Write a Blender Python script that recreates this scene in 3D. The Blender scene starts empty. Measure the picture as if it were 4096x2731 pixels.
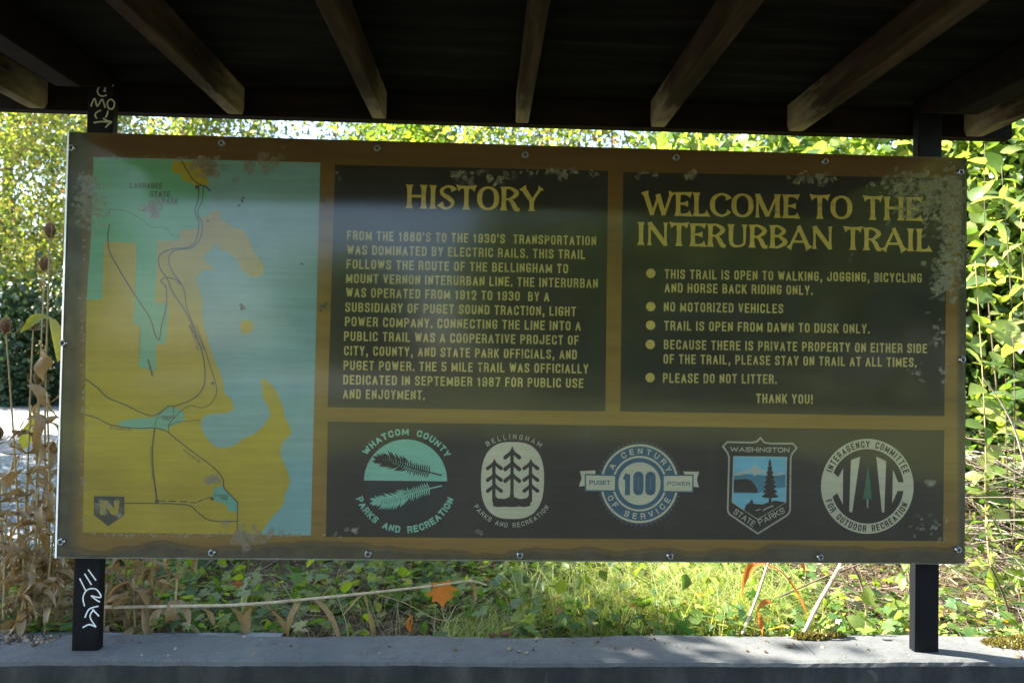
import bpy, math, random
import numpy as np
from mathutils import Vector, Matrix
R = math.radians
S = bpy.context.scene
COL = S.collection

# ------------------------------------------------------------------ camera, sky, sun
CAM = Vector((-0.107, -1.955, -0.005)); YAW, PITCH, ROLL = 0.03624, 0.01759, 0.01788
F_PX = 2731.0
_f = Vector((math.sin(YAW) * math.cos(PITCH), math.cos(YAW) * math.cos(PITCH), math.sin(PITCH)))
_r0 = Vector((math.cos(YAW), -math.sin(YAW), 0)); _u0 = _r0.cross(_f)
_r = _r0 * math.cos(ROLL) - _u0 * math.sin(ROLL); _u = _r0 * math.sin(ROLL) + _u0 * math.cos(ROLL)
_r = _r0 * math.cos(ROLL) + _u0 * math.sin(ROLL); _u = -_r0 * math.sin(ROLL) + _u0 * math.cos(ROLL)
cd = bpy.data.cameras.new('camera'); cam = bpy.data.objects.new('camera', cd); COL.objects.link(cam)
cam.matrix_world = Matrix(((_r.x, _u.x, -_f.x, CAM.x), (_r.y, _u.y, -_f.y, CAM.y), (_r.z, _u.z, -_f.z, CAM.z), (0, 0, 0, 1)))
cd.sensor_width = 36; cd.lens = 36 * F_PX / 4096; cd.clip_start = .02; cd.clip_end = 2000
cd.dof.use_dof = True; cd.dof.focus_distance = 1.98; cd.dof.aperture_fstop = 4.0
S.camera = cam
SUN_EL, SUN_AZ = R(40), math.atan2(-.955, .295)     # azimuth measured from +y towards +x
w = bpy.data.worlds.new('World'); S.world = w; w.use_nodes = True
nt = w.node_tree; bg = nt.nodes['Background']
sky = nt.nodes.new('ShaderNodeTexSky'); sky.sky_type = 'NISHITA'; sky.sun_disc = False
sky.sun_elevation = SUN_EL; sky.sun_rotation = SUN_AZ % (2 * math.pi)
nt.links.new(sky.outputs[0], bg.inputs[0]); bg.inputs[1].default_value = .098
sl = bpy.data.lights.new('sun', 'SUN'); sl.energy = 5.0; sl.angle = R(.55); sl.color = (1, .95, .86)
so = bpy.data.objects.new('sun', sl); COL.objects.link(so)
sd = Vector((math.sin(SUN_AZ) * math.cos(SUN_EL), math.cos(SUN_AZ) * math.cos(SUN_EL), math.sin(SUN_EL)))
so.rotation_euler = sd.to_track_quat('Z', 'Y').to_euler()
S.view_settings.view_transform = 'Standard'; S.view_settings.look = 'None'
S.view_settings.exposure = 3.05; S.view_settings.gamma = 1
S.cycles.max_bounces = 8; S.cycles.transparent_max_bounces = 12

# ------------------------------------------------------------------ measuring helpers (photo measurements -> metres)
def ray(px, py):
    d = _f + _r * ((px - 2048) / F_PX) + _u * ((1365.5 - py) / F_PX)
    return d
def onY(px, py, y):                       # point on the vertical plane y
    d = ray(px, py); return CAM + d * ((y - CAM.y) / d.y)
def onZ(px, py, z):
    d = ray(px, py); return CAM + d * ((z - CAM.z) / d.z)
def B(px, py):                            # board coordinates (x, z), 4096-wide measurements
    p = onY(px, py, 0.0); return (p.x, p.z)
K = 4096 / 2352
def B2(px, py): return B(px * K, py * K)
def zoomer(ox, oy, s):
    return lambda x, y: B(ox + x / s, oy + y / s)
Z5 = zoomer(200, 500, 1.7425); Z6 = zoomer(200, 1300, 1.568); Z7 = zoomer(1250, 600, 1.4256); Z8 = zoomer(2400, 600, 1.4253)
ZA = zoomer(1250, 1650, 2.24); ZB = zoomer(2200, 1650, 2.6133); ZC = zoomer(2800, 1650, 2.138)

# ------------------------------------------------------------------ object helpers
def tag(o, label=None, cat=None, group=None, kind=None):
    if label: o['label'] = label
    if cat: o['category'] = cat
    if group: o['group'] = group
    if kind: o['kind'] = kind
    return o
def empty(name, loc=(0, 0, 0), label=None, cat=None, group=None):
    o = bpy.data.objects.new(name, None); COL.objects.link(o); o.location = loc; o.empty_display_size = .05
    return tag(o, label, cat, group)
def link(name, me, parent=None):
    o = bpy.data.objects.new(name, me); COL.objects.link(o)
    if parent: 
        o.parent = parent
        top = parent
        M = Vector((0, 0, 0))
        while top: M += top.location; top = top.parent
        o.location = -M               # meshes are written in world coordinates
    return o
class MB:
    def __init__(s): s.v = []; s.f = []; s.m = []
    def add(s, vs, fs, m=0):
        b = len(s.v); s.v += [tuple(p) for p in vs]
        s.f += [tuple(i + b for i in f) for f in fs]; s.m += [m] * len(fs)
    def box(s, x0, x1, y0, y1, z0, z1, m=0, bev=0.0):
        if bev <= 0:
            vs = [(x, y, z) for z in (z0, z1) for y in (y0, y1) for x in (x0, x1)]
            s.add(vs, [(0, 2, 3, 1), (4, 5, 7, 6), (0, 1, 5, 4), (2, 6, 7, 3), (0, 4, 6, 2), (1, 3, 7, 5)], m)
        else:
            import bmesh
            bm = bmesh.new(); bmesh.ops.create_cube(bm, size=1)
            for v in bm.verts:
                v.co = Vector(((x0 + x1) / 2 + v.co.x * (x1 - x0), (y0 + y1) / 2 + v.co.y * (y1 - y0), (z0 + z1) / 2 + v.co.z * (z1 - z0)))
            bmesh.ops.bevel(bm, geom=bm.edges[:], offset=bev, segments=2, affect='EDGES', profile=.6)
            bm.verts.index_update()
            s.add([v.co[:] for v in bm.verts], [[v.index for v in f.verts] for f in bm.faces], m); bm.free()
    def tube(s, pts, rad, n=6, m=0, cap=True):
        pts = [Vector(p) for p in pts]
        if not hasattr(rad, '__len__'): rad = [rad] * len(pts)
        ref = Vector((.31, .93, .2)); vs = []; fs = []
        for i, p in enumerate(pts):
            d = (pts[min(i + 1, len(pts) - 1)] - pts[max(i - 1, 0)])
            d = d.normalized() if d.length > 1e-9 else Vector((0, 0, 1))
            a = d.cross(ref); 
            if a.length < .05: a = d.cross(Vector((1, 0, 0)))
            a.normalize(); b = d.cross(a)
            for k in range(n):
                t = 2 * math.pi * k / n
                vs.append(p + (a * math.cos(t) + b * math.sin(t)) * rad[i])
        for i in range(len(pts) - 1):
            for k in range(n):
                fs.append((i * n + k, i * n + (k + 1) % n, (i + 1) * n + (k + 1) % n, (i + 1) * n + k))
        if cap: fs.append(tuple(range(n))[::-1]); fs.append(tuple((len(pts) - 1) * n + k for k in range(n)))
        s.add(vs, fs, m)
    def lathe(s, c, axis, prof, n=14, m=0):       # prof: (radius, height)
        axis = Vector(axis).normalized(); a = axis.orthogonal().normalized(); b = axis.cross(a); c = Vector(c)
        vs = [c + axis * h + (a * math.cos(2 * math.pi * k / n) + b * math.sin(2 * math.pi * k / n)) * r for r, h in prof for k in range(n)]
        fs = [(i * n + k, i * n + (k + 1) % n, (i + 1) * n + (k + 1) % n, (i + 1) * n + k) for i in range(len(prof) - 1) for k in range(n)]
        s.add(vs, fs, m)
    def mesh(s, name, mats, smooth=False):
        me = bpy.data.meshes.new(name); me.from_pydata(s.v, [], s.f); 
        for m in (mats if isinstance(mats, (list, tuple)) else [mats]): me.materials.append(m)
        me.polygons.foreach_set('material_index', s.m)
        if smooth: me.polygons.foreach_set('use_smooth', [True] * len(s.f))
        me.update(); return me
    def build(s, name, mats, parent=None, smooth=False):
        return link(name, s.mesh(name, mats, smooth), parent)

# ------------------------------------------------------------------ materials
def mat(name):
    m = bpy.data.materials.new(name); m.use_nodes = True
    t = m.node_tree; b = t.nodes['Principled BSDF']; b.inputs['Roughness'].default_value = .8
    b.inputs['Specular IOR Level'].default_value = .25
    return m, t, b
def N(t, kind, **kw):
    n = t.nodes.new('ShaderNode' + kind)
    for k, v in kw.items(): setattr(n, k, v)
    return n
def ramp(t, fac, stops):
    r = N(t, 'ValToRGB'); e = r.color_ramp.elements
    while len(e) > 1: e.remove(e[-1])
    e[0].position = stops[0][0]; e[0].color = (*stops[0][1], 1)
    for p, c in stops[1:]:
        x = e.new(p); x.color = (*c, 1)
    t.links.new(fac, r.inputs[0]); return r.outputs[0]
def noise(t, scale, detail=4, rough=.6, vec=None, stretch=None):
    n = N(t, 'TexNoise'); n.inputs['Scale'].default_value = scale; n.inputs['Detail'].default_value = detail; n.inputs['Roughness'].default_value = rough
    tc = N(t, 'TexCoord'); src = tc.outputs['Object']
    if stretch:
        mp = N(t, 'Mapping'); mp.inputs['Scale'].default_value = stretch; t.links.new(src, mp.inputs[0]); src = mp.outputs[0]
    t.links.new(src, n.inputs['Vector']); return n.outputs[0]
def mixc(t, f, a, b, mode='MIX'):
    n = N(t, 'Mix', data_type='RGBA', blend_type=mode)
    for sock, v in ((n.inputs[0], f), (n.inputs[6], a), (n.inputs[7], b)):
        if hasattr(v, 'links') or hasattr(v, 'is_linked'): t.links.new(v, sock)
        elif isinstance(v, (int, float)): sock.default_value = v
        else: sock.default_value = (*v, 1)
    return n.outputs[2]
def math_(t, op, a, b=0.0, clamp=False):
    n = N(t, 'Math', operation=op); n.use_clamp = clamp
    for i, v in enumerate((a, b)):
        if isinstance(v, (int, float)): n.inputs[i].default_value = v
        else: t.links.new(v, n.inputs[i])
    return n.outputs[0]
def bump(t, b, h, strength=.3, dist=.01):
    n = N(t, 'Bump'); n.inputs['Strength'].default_value = strength; n.inputs['Distance'].default_value = dist
    t.links.new(h, n.inputs['Height']); t.links.new(n.outputs[0], b.inputs['Normal'])
def mottled(name, stops, scale=8, stretch=None, rough=.8, bmp=.3, bscale=60, bdist=.003, spec=.25):
    m, t, b = mat(name)
    t.links.new(ramp(t, noise(t, scale, 6, .65, stretch=stretch), stops), b.inputs['Base Color'])
    b.inputs['Roughness'].default_value = rough; b.inputs['Specular IOR Level'].default_value = spec
    if bmp: bump(t, b, noise(t, bscale, 4, .6, stretch=stretch), bmp, bdist)
    return m
def leafmat(name, stops, trans=.5, tcol=(2.1, 2.1, .7), rough=.45, spec=.35):
    m, t, b = mat(name)
    g = N(t, 'NewGeometry'); c = ramp(t, g.outputs['Random Per Island'], stops)
    n2 = noise(t, 90, 3, .6); c = mixc(t, .35, c, ramp(t, n2, [(.3, (.6, .6, .6)), (.7, (1.25, 1.25, 1.15))]), 'MULTIPLY')
    t.links.new(c, b.inputs['Base Color']); b.inputs['Roughness'].default_value = rough; b.inputs['Specular IOR Level'].default_value = spec
    tr = N(t, 'BsdfTranslucent'); t.links.new(mixc(t, 1.0, c, tcol, 'MULTIPLY'), tr.inputs[0])
    mx = N(t, 'MixShader'); mx.inputs[0].default_value = trans
    t.links.new(b.outputs[0], mx.inputs[1]); t.links.new(tr.outputs[0], mx.inputs[2])
    t.links.new(mx.outputs[0], t.nodes['Material Output'].inputs[0]); return m
def paint(name, c, var=.2, wear=0.0, rough=.75):
    m, t, b = mat(name)
    lo = tuple(x * (1 - var) for x in c); hi = tuple(min(1, x * (1 + var)) for x in c)
    n1 = noise(t, 5, 6, .7); n2 = noise(t, 30, 5, .65, stretch=(.12, 1, 2.2))
    col = mixc(t, .5, ramp(t, n1, [(.3, lo), (.7, hi)]), ramp(t, n2, [(.3, lo), (.7, hi)]))
    big = noise(t, 1.7, 3, .5); col = mixc(t, .6, col, ramp(t, big, [(.3, (.82, .8, .78)), (.7, (1.12, 1.12, 1.12))]), 'MULTIPLY')
    if wear:
        nw = noise(t, 75, 5, .7); col = mixc(t, ramp(t, nw, [(.56, (0,) * 3), (.68, (wear,) * 3)]), col, (.05, .045, .03))
    t.links.new(col, b.inputs['Base Color']); b.inputs['Roughness'].default_value = rough; b.inputs['Specular IOR Level'].default_value = .1
    return m

# board: stained plywood, greyed by damp where the stain has gone (left side, lower edge)
def board_mat():
    m, t, b = mat('stained_plywood')
    n1 = noise(t, 14, 6, .65, stretch=(.1, 1, 1.6)); gold = ramp(t, n1, [(.25, (.20, .115, .018)), (.5, (.275, .162, .026)), (.75, (.345, .212, .038))])
    tc = N(t, 'TexCoord'); sp = N(t, 'SeparateXYZ'); t.links.new(tc.outputs['Object'], sp.inputs[0])
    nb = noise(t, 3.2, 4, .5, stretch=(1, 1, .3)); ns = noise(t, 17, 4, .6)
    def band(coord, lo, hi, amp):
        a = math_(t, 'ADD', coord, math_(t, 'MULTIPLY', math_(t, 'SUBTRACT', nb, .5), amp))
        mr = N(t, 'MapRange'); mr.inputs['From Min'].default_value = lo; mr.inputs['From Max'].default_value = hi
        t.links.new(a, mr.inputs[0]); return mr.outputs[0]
    shade_fade = band(sp.outputs[2], .05, .62, .25)
    gold = mixc(t, shade_fade, gold, mixc(t, 1.0, gold, (.5, .44, .52), 'MULTIPLY'))  # less bleached stain towards the top, with the roof's shade in the colour
    g1 = band(sp.outputs[2], -.552, -.572, .13)
    g2 = band(sp.outputs[0], -1.222, -1.262, .05)
    g3 = band(sp.outputs[0], 1.27, 1.285, .05)
    g = math_(t, 'MAXIMUM', math_(t, 'MAXIMUM', g1, g2), g3)
    grey = ramp(t, ns, [(.3, (.042, .039, .022)), (.7, (.105, .097, .05))])
    col = mixc(t, math_(t, 'MULTIPLY', g, .92), gold, grey)
    # thin dark tide line where the two meet
    edge = math_(t, 'SUBTRACT', 1.0, math_(t, 'MULTIPLY', math_(t, 'ABSOLUTE', math_(t, 'SUBTRACT', g1, .35)), 3.2), True)
    col = mixc(t, math_(t, 'MULTIPLY', edge, .55), col, (.07, .045, .02))
    t.links.new(col, b.inputs['Base Color']); return m
def pane_mat():
    m, t, b = mat('clear_acrylic'); out = t.nodes['Material Output']; t.nodes.remove(b)
    tr = N(t, 'BsdfTransparent'); gl = N(t, 'BsdfGlossy'); gl.inputs['Roughness'].default_value = .1
    df = N(t, 'BsdfDiffuse'); df.inputs[0].default_value = (.5, .52, .48, 1)
    fr = N(t, 'Fresnel'); fr.inputs[0].default_value = 1.5
    m1 = N(t, 'MixShader'); t.links.new(math_(t, 'MULTIPLY', fr.outputs[0], 1.15, True), m1.inputs[0]); t.links.new(tr.outputs[0], m1.inputs[1]); t.links.new(gl.outputs[0], m1.inputs[2])
    m2 = N(t, 'MixShader'); t.links.new(m1.outputs[0], m2.inputs[1]); t.links.new(df.outputs[0], m2.inputs[2])
    hz = ramp(t, noise(t, 4, 6, .7), [(.3, (.008,) * 3), (.75, (.034,) * 3)])
    st = ramp(t, noise(t, 30, 5, .7, stretch=(1, 1, .05)), [(.35, (.7,) * 3), (.62, (1,) * 3), (.74, (2.2,) * 3)])
    sc = ramp(t, noise(t, 160, 2, .5, stretch=(.06, 1, 1)), [(.6, (1,) * 3), (.72, (1.9,) * 3)])
    t.links.new(mixc(t, 1.0, mixc(t, 1.0, hz, st, 'MULTIPLY'), sc, 'MULTIPLY'), m2.inputs[0])
    t.links.new(m2.outputs[0], out.inputs[0]); return m
def flake_mat(name, c, a0, a1):
    m, t, b = mat(name); out = t.nodes['Material Output']
    g = N(t, 'NewGeometry'); b.inputs['Base Color'].default_value = (*c, 1)
    mr = N(t, 'MapRange'); mr.inputs['To Min'].default_value = a0; mr.inputs['To Max'].default_value = a1
    t.links.new(g.outputs['Random Per Island'], mr.inputs[0])
    f = math_(t, 'MULTIPLY', mr.outputs[0], ramp(t, noise(t, 120, 3, .6), [(.3, (.45,) * 3), (.6, (1,) * 3)]))
    tr = N(t, 'BsdfTransparent'); mx = N(t, 'MixShader'); t.links.new(f, mx.inputs[0])
    t.links.new(tr.outputs[0], mx.inputs[1]); t.links.new(b.outputs[0], mx.inputs[2]); t.links.new(mx.outputs[0], out.inputs[0]); return m
M = {}
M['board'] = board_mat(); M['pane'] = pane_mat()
M['blue'] = paint('faded_blue_paint', (.235, .41, .40)); M['yellow'] = paint('mustard_paint', (.47, .365, .035))
M['green'] = paint('pale_green_paint', (.19, .45, .28)); M['teal'] = paint('teal_paint', (.17, .42, .32))
M['dark'] = paint('charcoal_paint', (.032, .029, .02), .25); M['letter'] = paint('dull_gold_letter', (.57, .475, .155), .2, .55)
M['head'] = paint('gold_heading', (.66, .52, .13), .2, .4); M['line'] = paint('dark_map_line', (.085, .085, .06), .2, .3)
M['mint'] = paint('mint_paint', (.25, .52, .38)); M['cream'] = paint('cream_paint', (.58, .55, .38))
M['navy'] = paint('slate_blue_paint', (.05, .125, .175)); M['teald'] = paint('dark_teal_paint', (.026, .036, .032)); M['dim'] = paint('dim_blue_paint', (.062, .078, .088))
M['skyblue'] = paint('sky_blue_paint', (.2, .48, .57)); M['midblue'] = paint('mid_blue_paint', (.075, .22, .29)); M['white'] = paint('off_white_paint', (.48, .48, .40))
M['leafgreen'] = paint('bottle_green_paint', (.06, .17, .08)); M['pale'] = paint('pale_shaded_paint', (.42, .42, .31), .2, .4)
M['flake'] = flake_mat('loose_clear_film', (.5, .48, .33), .1, .55)
M['stain'] = flake_mat('rubbed_patch', (.42, .36, .24), .25, .6)
M['trim'] = mottled('acrylic_edge', [(.3, (.50, .56, .56)), (.7, (.70, .75, .74))], 20, rough=.35, bmp=0)
M['steel'] = None
m_, t_, b_ = mat('zinc_bolt'); b_.inputs['Metallic'].default_value = 1; b_.inputs['Roughness'].default_value = .32; b_.inputs['Base Color'].default_value = (.3, .3, .29, 1); M['steel'] = m_
m_, t_, b_ = mat('bolt_recess'); b_.inputs['Base Color'].default_value = (.07, .068, .06, 1); M['recess'] = m_
M['post'] = mottled('black_stained_timber', [(.3, (.003, .0034, .0048)), (.7, (.007, .0072, .009))], 12, (4, 4, .4), .6, .35, 60, .002, .12)
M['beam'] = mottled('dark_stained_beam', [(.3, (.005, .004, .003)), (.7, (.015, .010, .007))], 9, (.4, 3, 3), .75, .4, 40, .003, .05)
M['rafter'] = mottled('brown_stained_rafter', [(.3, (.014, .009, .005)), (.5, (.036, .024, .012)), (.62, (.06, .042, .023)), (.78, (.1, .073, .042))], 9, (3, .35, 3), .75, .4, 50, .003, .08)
def rafter_end_light():  # bounce light on the rafter ends mixed into the wood colour
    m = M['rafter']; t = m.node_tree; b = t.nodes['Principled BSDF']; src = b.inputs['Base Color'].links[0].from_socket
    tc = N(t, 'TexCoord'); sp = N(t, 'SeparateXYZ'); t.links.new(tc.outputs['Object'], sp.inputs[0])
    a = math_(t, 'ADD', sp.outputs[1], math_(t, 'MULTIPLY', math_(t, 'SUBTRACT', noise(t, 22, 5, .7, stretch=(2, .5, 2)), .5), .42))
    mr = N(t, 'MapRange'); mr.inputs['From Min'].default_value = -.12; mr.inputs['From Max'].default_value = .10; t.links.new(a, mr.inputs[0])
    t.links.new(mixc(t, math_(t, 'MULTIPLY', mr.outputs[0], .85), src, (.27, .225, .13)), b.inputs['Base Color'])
rafter_end_light()
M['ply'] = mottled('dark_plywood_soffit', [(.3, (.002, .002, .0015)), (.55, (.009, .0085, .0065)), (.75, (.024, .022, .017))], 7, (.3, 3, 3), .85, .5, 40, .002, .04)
M['chalk'] = mottled('white_paint_marker', [(.3, (.5, .52, .52)), (.7, (.72, .74, .73))], 60, None, .6, 0)
def concrete():
    m, t, b = mat('weathered_concrete')
    a = ramp(t, noise(t, 2.2, 6, .7), [(.3, (.064, .069, .07)), (.5, (.09, .093, .091)), (.72, (.12, .12, .114))])
    c = ramp(t, noise(t, 26, 6, .75), [(.28, (.5, .51, .53)), (.45, (.95, .95, .95)), (.8, (1.12, 1.12, 1.08))])
    col = mixc(t, .75, a, c, 'MULTIPLY')
    pit = noise(t, 240, 2, .5); col = mixc(t, ramp(t, pit, [(.66, (0,) * 3), (.72, (.75,) * 3)]), col, (.03, .03, .028))
    ck = noise(t, 5, 8, .75); cr = math_(t, 'SUBTRACT', 1.0, math_(t, 'MULTIPLY', math_(t, 'ABSOLUTE', math_(t, 'SUBTRACT', ck, .5)), 60), True)
    col = mixc(t, math_(t, 'MULTIPLY', cr, .4), col, (.035, .035, .032))
    v = noise(t, 6, 5, .7, stretch=(1, 1, .35)); col = mixc(t, ramp(t, v, [(.52, (0,) * 3), (.68, (.5,) * 3)]), col, (.09, .094, .09))
    t.links.new(col, b.inputs['Base Color']); b.inputs['Roughness'].default_value = .9
    bump(t, b, noise(t, 110, 6, .7), .35, .004); return m
M['concrete'] = concrete()
M['front_concrete'] = mottled('dark_front_concrete', [(.28, (.014, .016, .016)), (.5, (.03, .032, .031)), (.72, (.06, .062, .056))], 9, (1, 1, .5), .9, .5, 90, .003)  # darker mottled concrete, on the front face of the wall only
M['meadow'] = mottled('sunny_meadow', [(.3, (.09, .11, .03)), (.7, (.17, .17, .06))], 1.5, None, .9, .6, 20, .03)
M['glare'] = mottled('pale_glare_gravel', [(.3, (.36, .35, .31)), (.7, (.52, .5, .45))], 3, None, .9, .4, 30, .02)
M['asphalt'] = mottled('packed_earth_forecourt', [(.3, (.024, .022, .018)), (.7, (.045, .042, .035))], 40, None, .9, .5, 120, .004)
M['soil'] = mottled('leaf_litter_soil', [(.25, (.02, .015, .009)), (.45, (.055, .04, .022)), (.6, (.11, .082, .045)), (.78, (.2, .16, .09))], 22, None, .95, .9, 45, .02)
M['gravel'] = mottled('crushed_gravel', [(.25, (.09, .092, .095)), (.5, (.2, .2, .195)), (.75, (.34, .335, .32))], 110, None, .95, .5, 45, .01)
M['stone'] = leafmat('gravel_stone', [(0, (.15, .155, .16)), (.5, (.33, .33, .32)), (1, (.55, .54, .5))], 0.0)
M['bark'] = mottled('brown_bark', [(.3, (.06, .045, .03)), (.7, (.15, .115, .08))], 18, (2, 2, .6), .9, .6, 60, .004)
M['leaf_far'] = leafmat('small_bright_leaf', [(0, (.05, .085, .028)), (.35, (.125, .16, .05)), (.7, (.21, .23, .075)), (.95, (.3, .3, .13)), (.97, (.28, .08, .05)), (1, (.32, .2, .13))], .5)
M['leaf_mid'] = leafmat('mid_green_leaf', [(0, (.035, .08, .025)), (.5, (.09, .145, .025)), (1, (.18, .21, .035))], .5)
M['leaf_near'] = leafmat('large_fresh_leaf', [(0, (.05, .095, .035)), (.4, (.11, .165, .045)), (.8, (.2, .25, .07)), (1, (.29, .31, .13))], .55, rough=.35, spec=.5)
M['leaf_dark'] = leafmat('dark_conifer_leaf', [(0, (.015, .04, .025)), (.8, (.05, .085, .04)), (1, (.09, .13, .05))], .12)
M['ivy'] = leafmat('ground_ivy_leaf', [(0, (.035, .085, .03)), (.45, (.085, .15, .035)), (.8, (.16, .215, .05)), (.95, (.24, .25, .07)), (1, (.25, .15, .03))], .45, rough=.4, spec=.45)
M['grass'] = leafmat('horsetail_blade', [(0, (.14, .2, .05)), (.6, (.27, .32, .1)), (1, (.45, .45, .25))], .45)
M['dry'] = leafmat('dry_brown_leaf', [(0, (.11, .062, .03)), (.4, (.22, .145, .07)), (.75, (.33, .24, .125)), (1, (.44, .34, .19))], .3, (1.2, 1., .6))
M['drygrass'] = leafmat('dry_grass_blade', [(0, (.16, .13, .06)), (.6, (.3, .26, .14)), (1, (.24, .3, .1))], .35, (1.4, 1.3, .9))
M['orange'] = leafmat('orange_dead_leaf', [(0, (.34, .11, .025)), (1, (.46, .2, .05))], .45, (1.3, .95, .5))
M['stalk'] = mottled('straw_stalk', [(.3, (.24, .17, .075)), (.7, (.4, .31, .15))], 14, (3, 3, .6), .75, .2, 80, .002)
M['stalkpale'] = mottled('bleached_stalk', [(.25, (.24, .19, .12)), (.5, (.38, .31, .21)), (.75, (.5, .43, .31))], 20, (2, 2, .6), .7, .2, 80, .002)
M['olive'] = leafmat('withering_leaf', [(0, (.19, .19, .04)), (1, (.27, .25, .09))], .45)
M['teasel'] = mottled('teasel_head', [(.3, (.06, .027, .014)), (.7, (.15, .075, .038))], 180, None, .9, .5, 200, .003)
M['spike'] = leafmat('teasel_bristle', [(0, (.26, .18, .09)), (1, (.42, .33, .19))], .3)
M['moss'] = leafmat('golden_moss', [(0, (.045, .038, .009)), (.6, (.105, .085, .016)), (1, (.17, .145, .04))], .3)
M['litter'] = leafmat('litter_scrap', [(0, (.05, .03, .017)), (.6, (.13, .085, .048)), (1, (.38, .3, .2))], .25, (1.1, 1, .7))
M['plank'] = mottled('weathered_plank', [(.3, (.12, .125, .13)), (.7, (.25, .255, .255))], 12, (.3, 4, 4), .9, .5, 60, .003)
M['twig'] = leafmat('dead_twig', [(0, (.03, .019, .013)), (.7, (.09, .062, .042)), (1, (.32, .26, .2))], 0.0)

# ------------------------------------------------------------------ flat artwork: ribbons, polygons, lettering
def smooth(pts, n=5, closed=False):
    P = [Vector(p) for p in pts]; out = []; L = len(P)
    for i in range(L if closed else L - 1):
        g = (lambda k: P[k % L]) if closed else (lambda k: P[max(0, min(L - 1, k))])
        a, b, c, d = g(i - 1), g(i), g(i + 1), g(i + 2)
        for k in range(n):
            t = k / n
            out.append(.5 * ((2 * b) + (c - a) * t + (2 * a - 5 * b + 4 * c - d) * t * t + (3 * b - a - 3 * c + d) * t ** 3))
    if not closed: out.append(P[-1])
    return [tuple(p) for p in out]
class Flat(MB):
    step = 4e-5
    def __init__(s, y): super().__init__(); s.y = y; s.k = 0
    def poly(s, pts, m=0, dy=None):
        y = s.y if dy is None else s.y - dy
        s.add([(p[0], y, p[1]) for p in pts], [tuple(range(len(pts)))], m)
    def ribbon(s, pts, wd, closed=False, m=0, tilt=True):
        P = [Vector(p) for p in pts]; n = len(P)
        if n < 2: return
        if not hasattr(wd, '__len__'): wd = [wd] * n
        if closed and n < 14: pass
        elif not closed:
            for i in range(1, n - 1):
                a = P[i] - P[i - 1]; b = P[i + 1] - P[i]
                if a.length and b.length and a.normalized().dot(b.normalized()) < -.3:
                    s.ribbon(P[:i + 1], wd[:i + 1], False, m); s.ribbon(P[i:], wd[i:], False, m); return
        s.k = (s.k + 1) % 7; y = s.y - s.k * s.step
        vs = []
        for i in range(n):
            a = P[i] - P[i - 1] if (i or closed) else P[1] - P[0]
            b = P[(i + 1) % n] - P[i] if (i < n - 1 or closed) else a
            if not (i or closed): a = b
            a = a.normalized() if a.length else b.normalized(); b = b.normalized() if b.length else a
            na = Vector((-a.y, a.x)); nb = Vector((-b.y, b.x)); mm = na + nb
            if mm.length < .2: mm = na
            mm = mm / max(mm.length_squared, .8) * 2
            vs += [P[i] + mm * wd[i] * .5, P[i] - mm * wd[i] * .5]
        fs = [(2 * i, 2 * i + 1, 2 * i + 3, 2 * i + 2) for i in range(n - 1)]
        if closed: fs.append((2 * n - 2, 2 * n - 1, 1, 0))
        s.add([(v.x, y, v.y) for v in vs], fs, m)
    def disc(s, c, r, m=0, n=48, dy=0, a0=0, a1=2 * math.pi, yr=1):
        pts = [(c[0] + r * math.cos(a0 + (a1 - a0) * i / n), c[1] + r * yr * math.sin(a0 + (a1 - a0) * i / n)) for i in range(n + (0 if a1 - a0 > 6.28 else 1))]
        s.poly(pts, m, dy)
def rounded(pts, r, closed):
    P = [(Vector(p[:2]), len(p) > 2) for p in pts]; n = len(P); out = []
    for i, (p, rd) in enumerate(P):
        if not rd or (not closed and i in (0, n - 1)): out.append(p); continue
        a = P[i - 1][0] - p; b = P[(i + 1) % n][0] - p
        ra = min(r, a.length * .5); rb = min(r, b.length * .5)
        A = p + a.normalized() * ra; C = p + b.normalized() * rb
        for t in (0, .25, .5, .75, 1): out.append(A * (1 - t) ** 2 + p * 2 * t * (1 - t) + C * t * t)
    return out
r_ = 1
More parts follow.
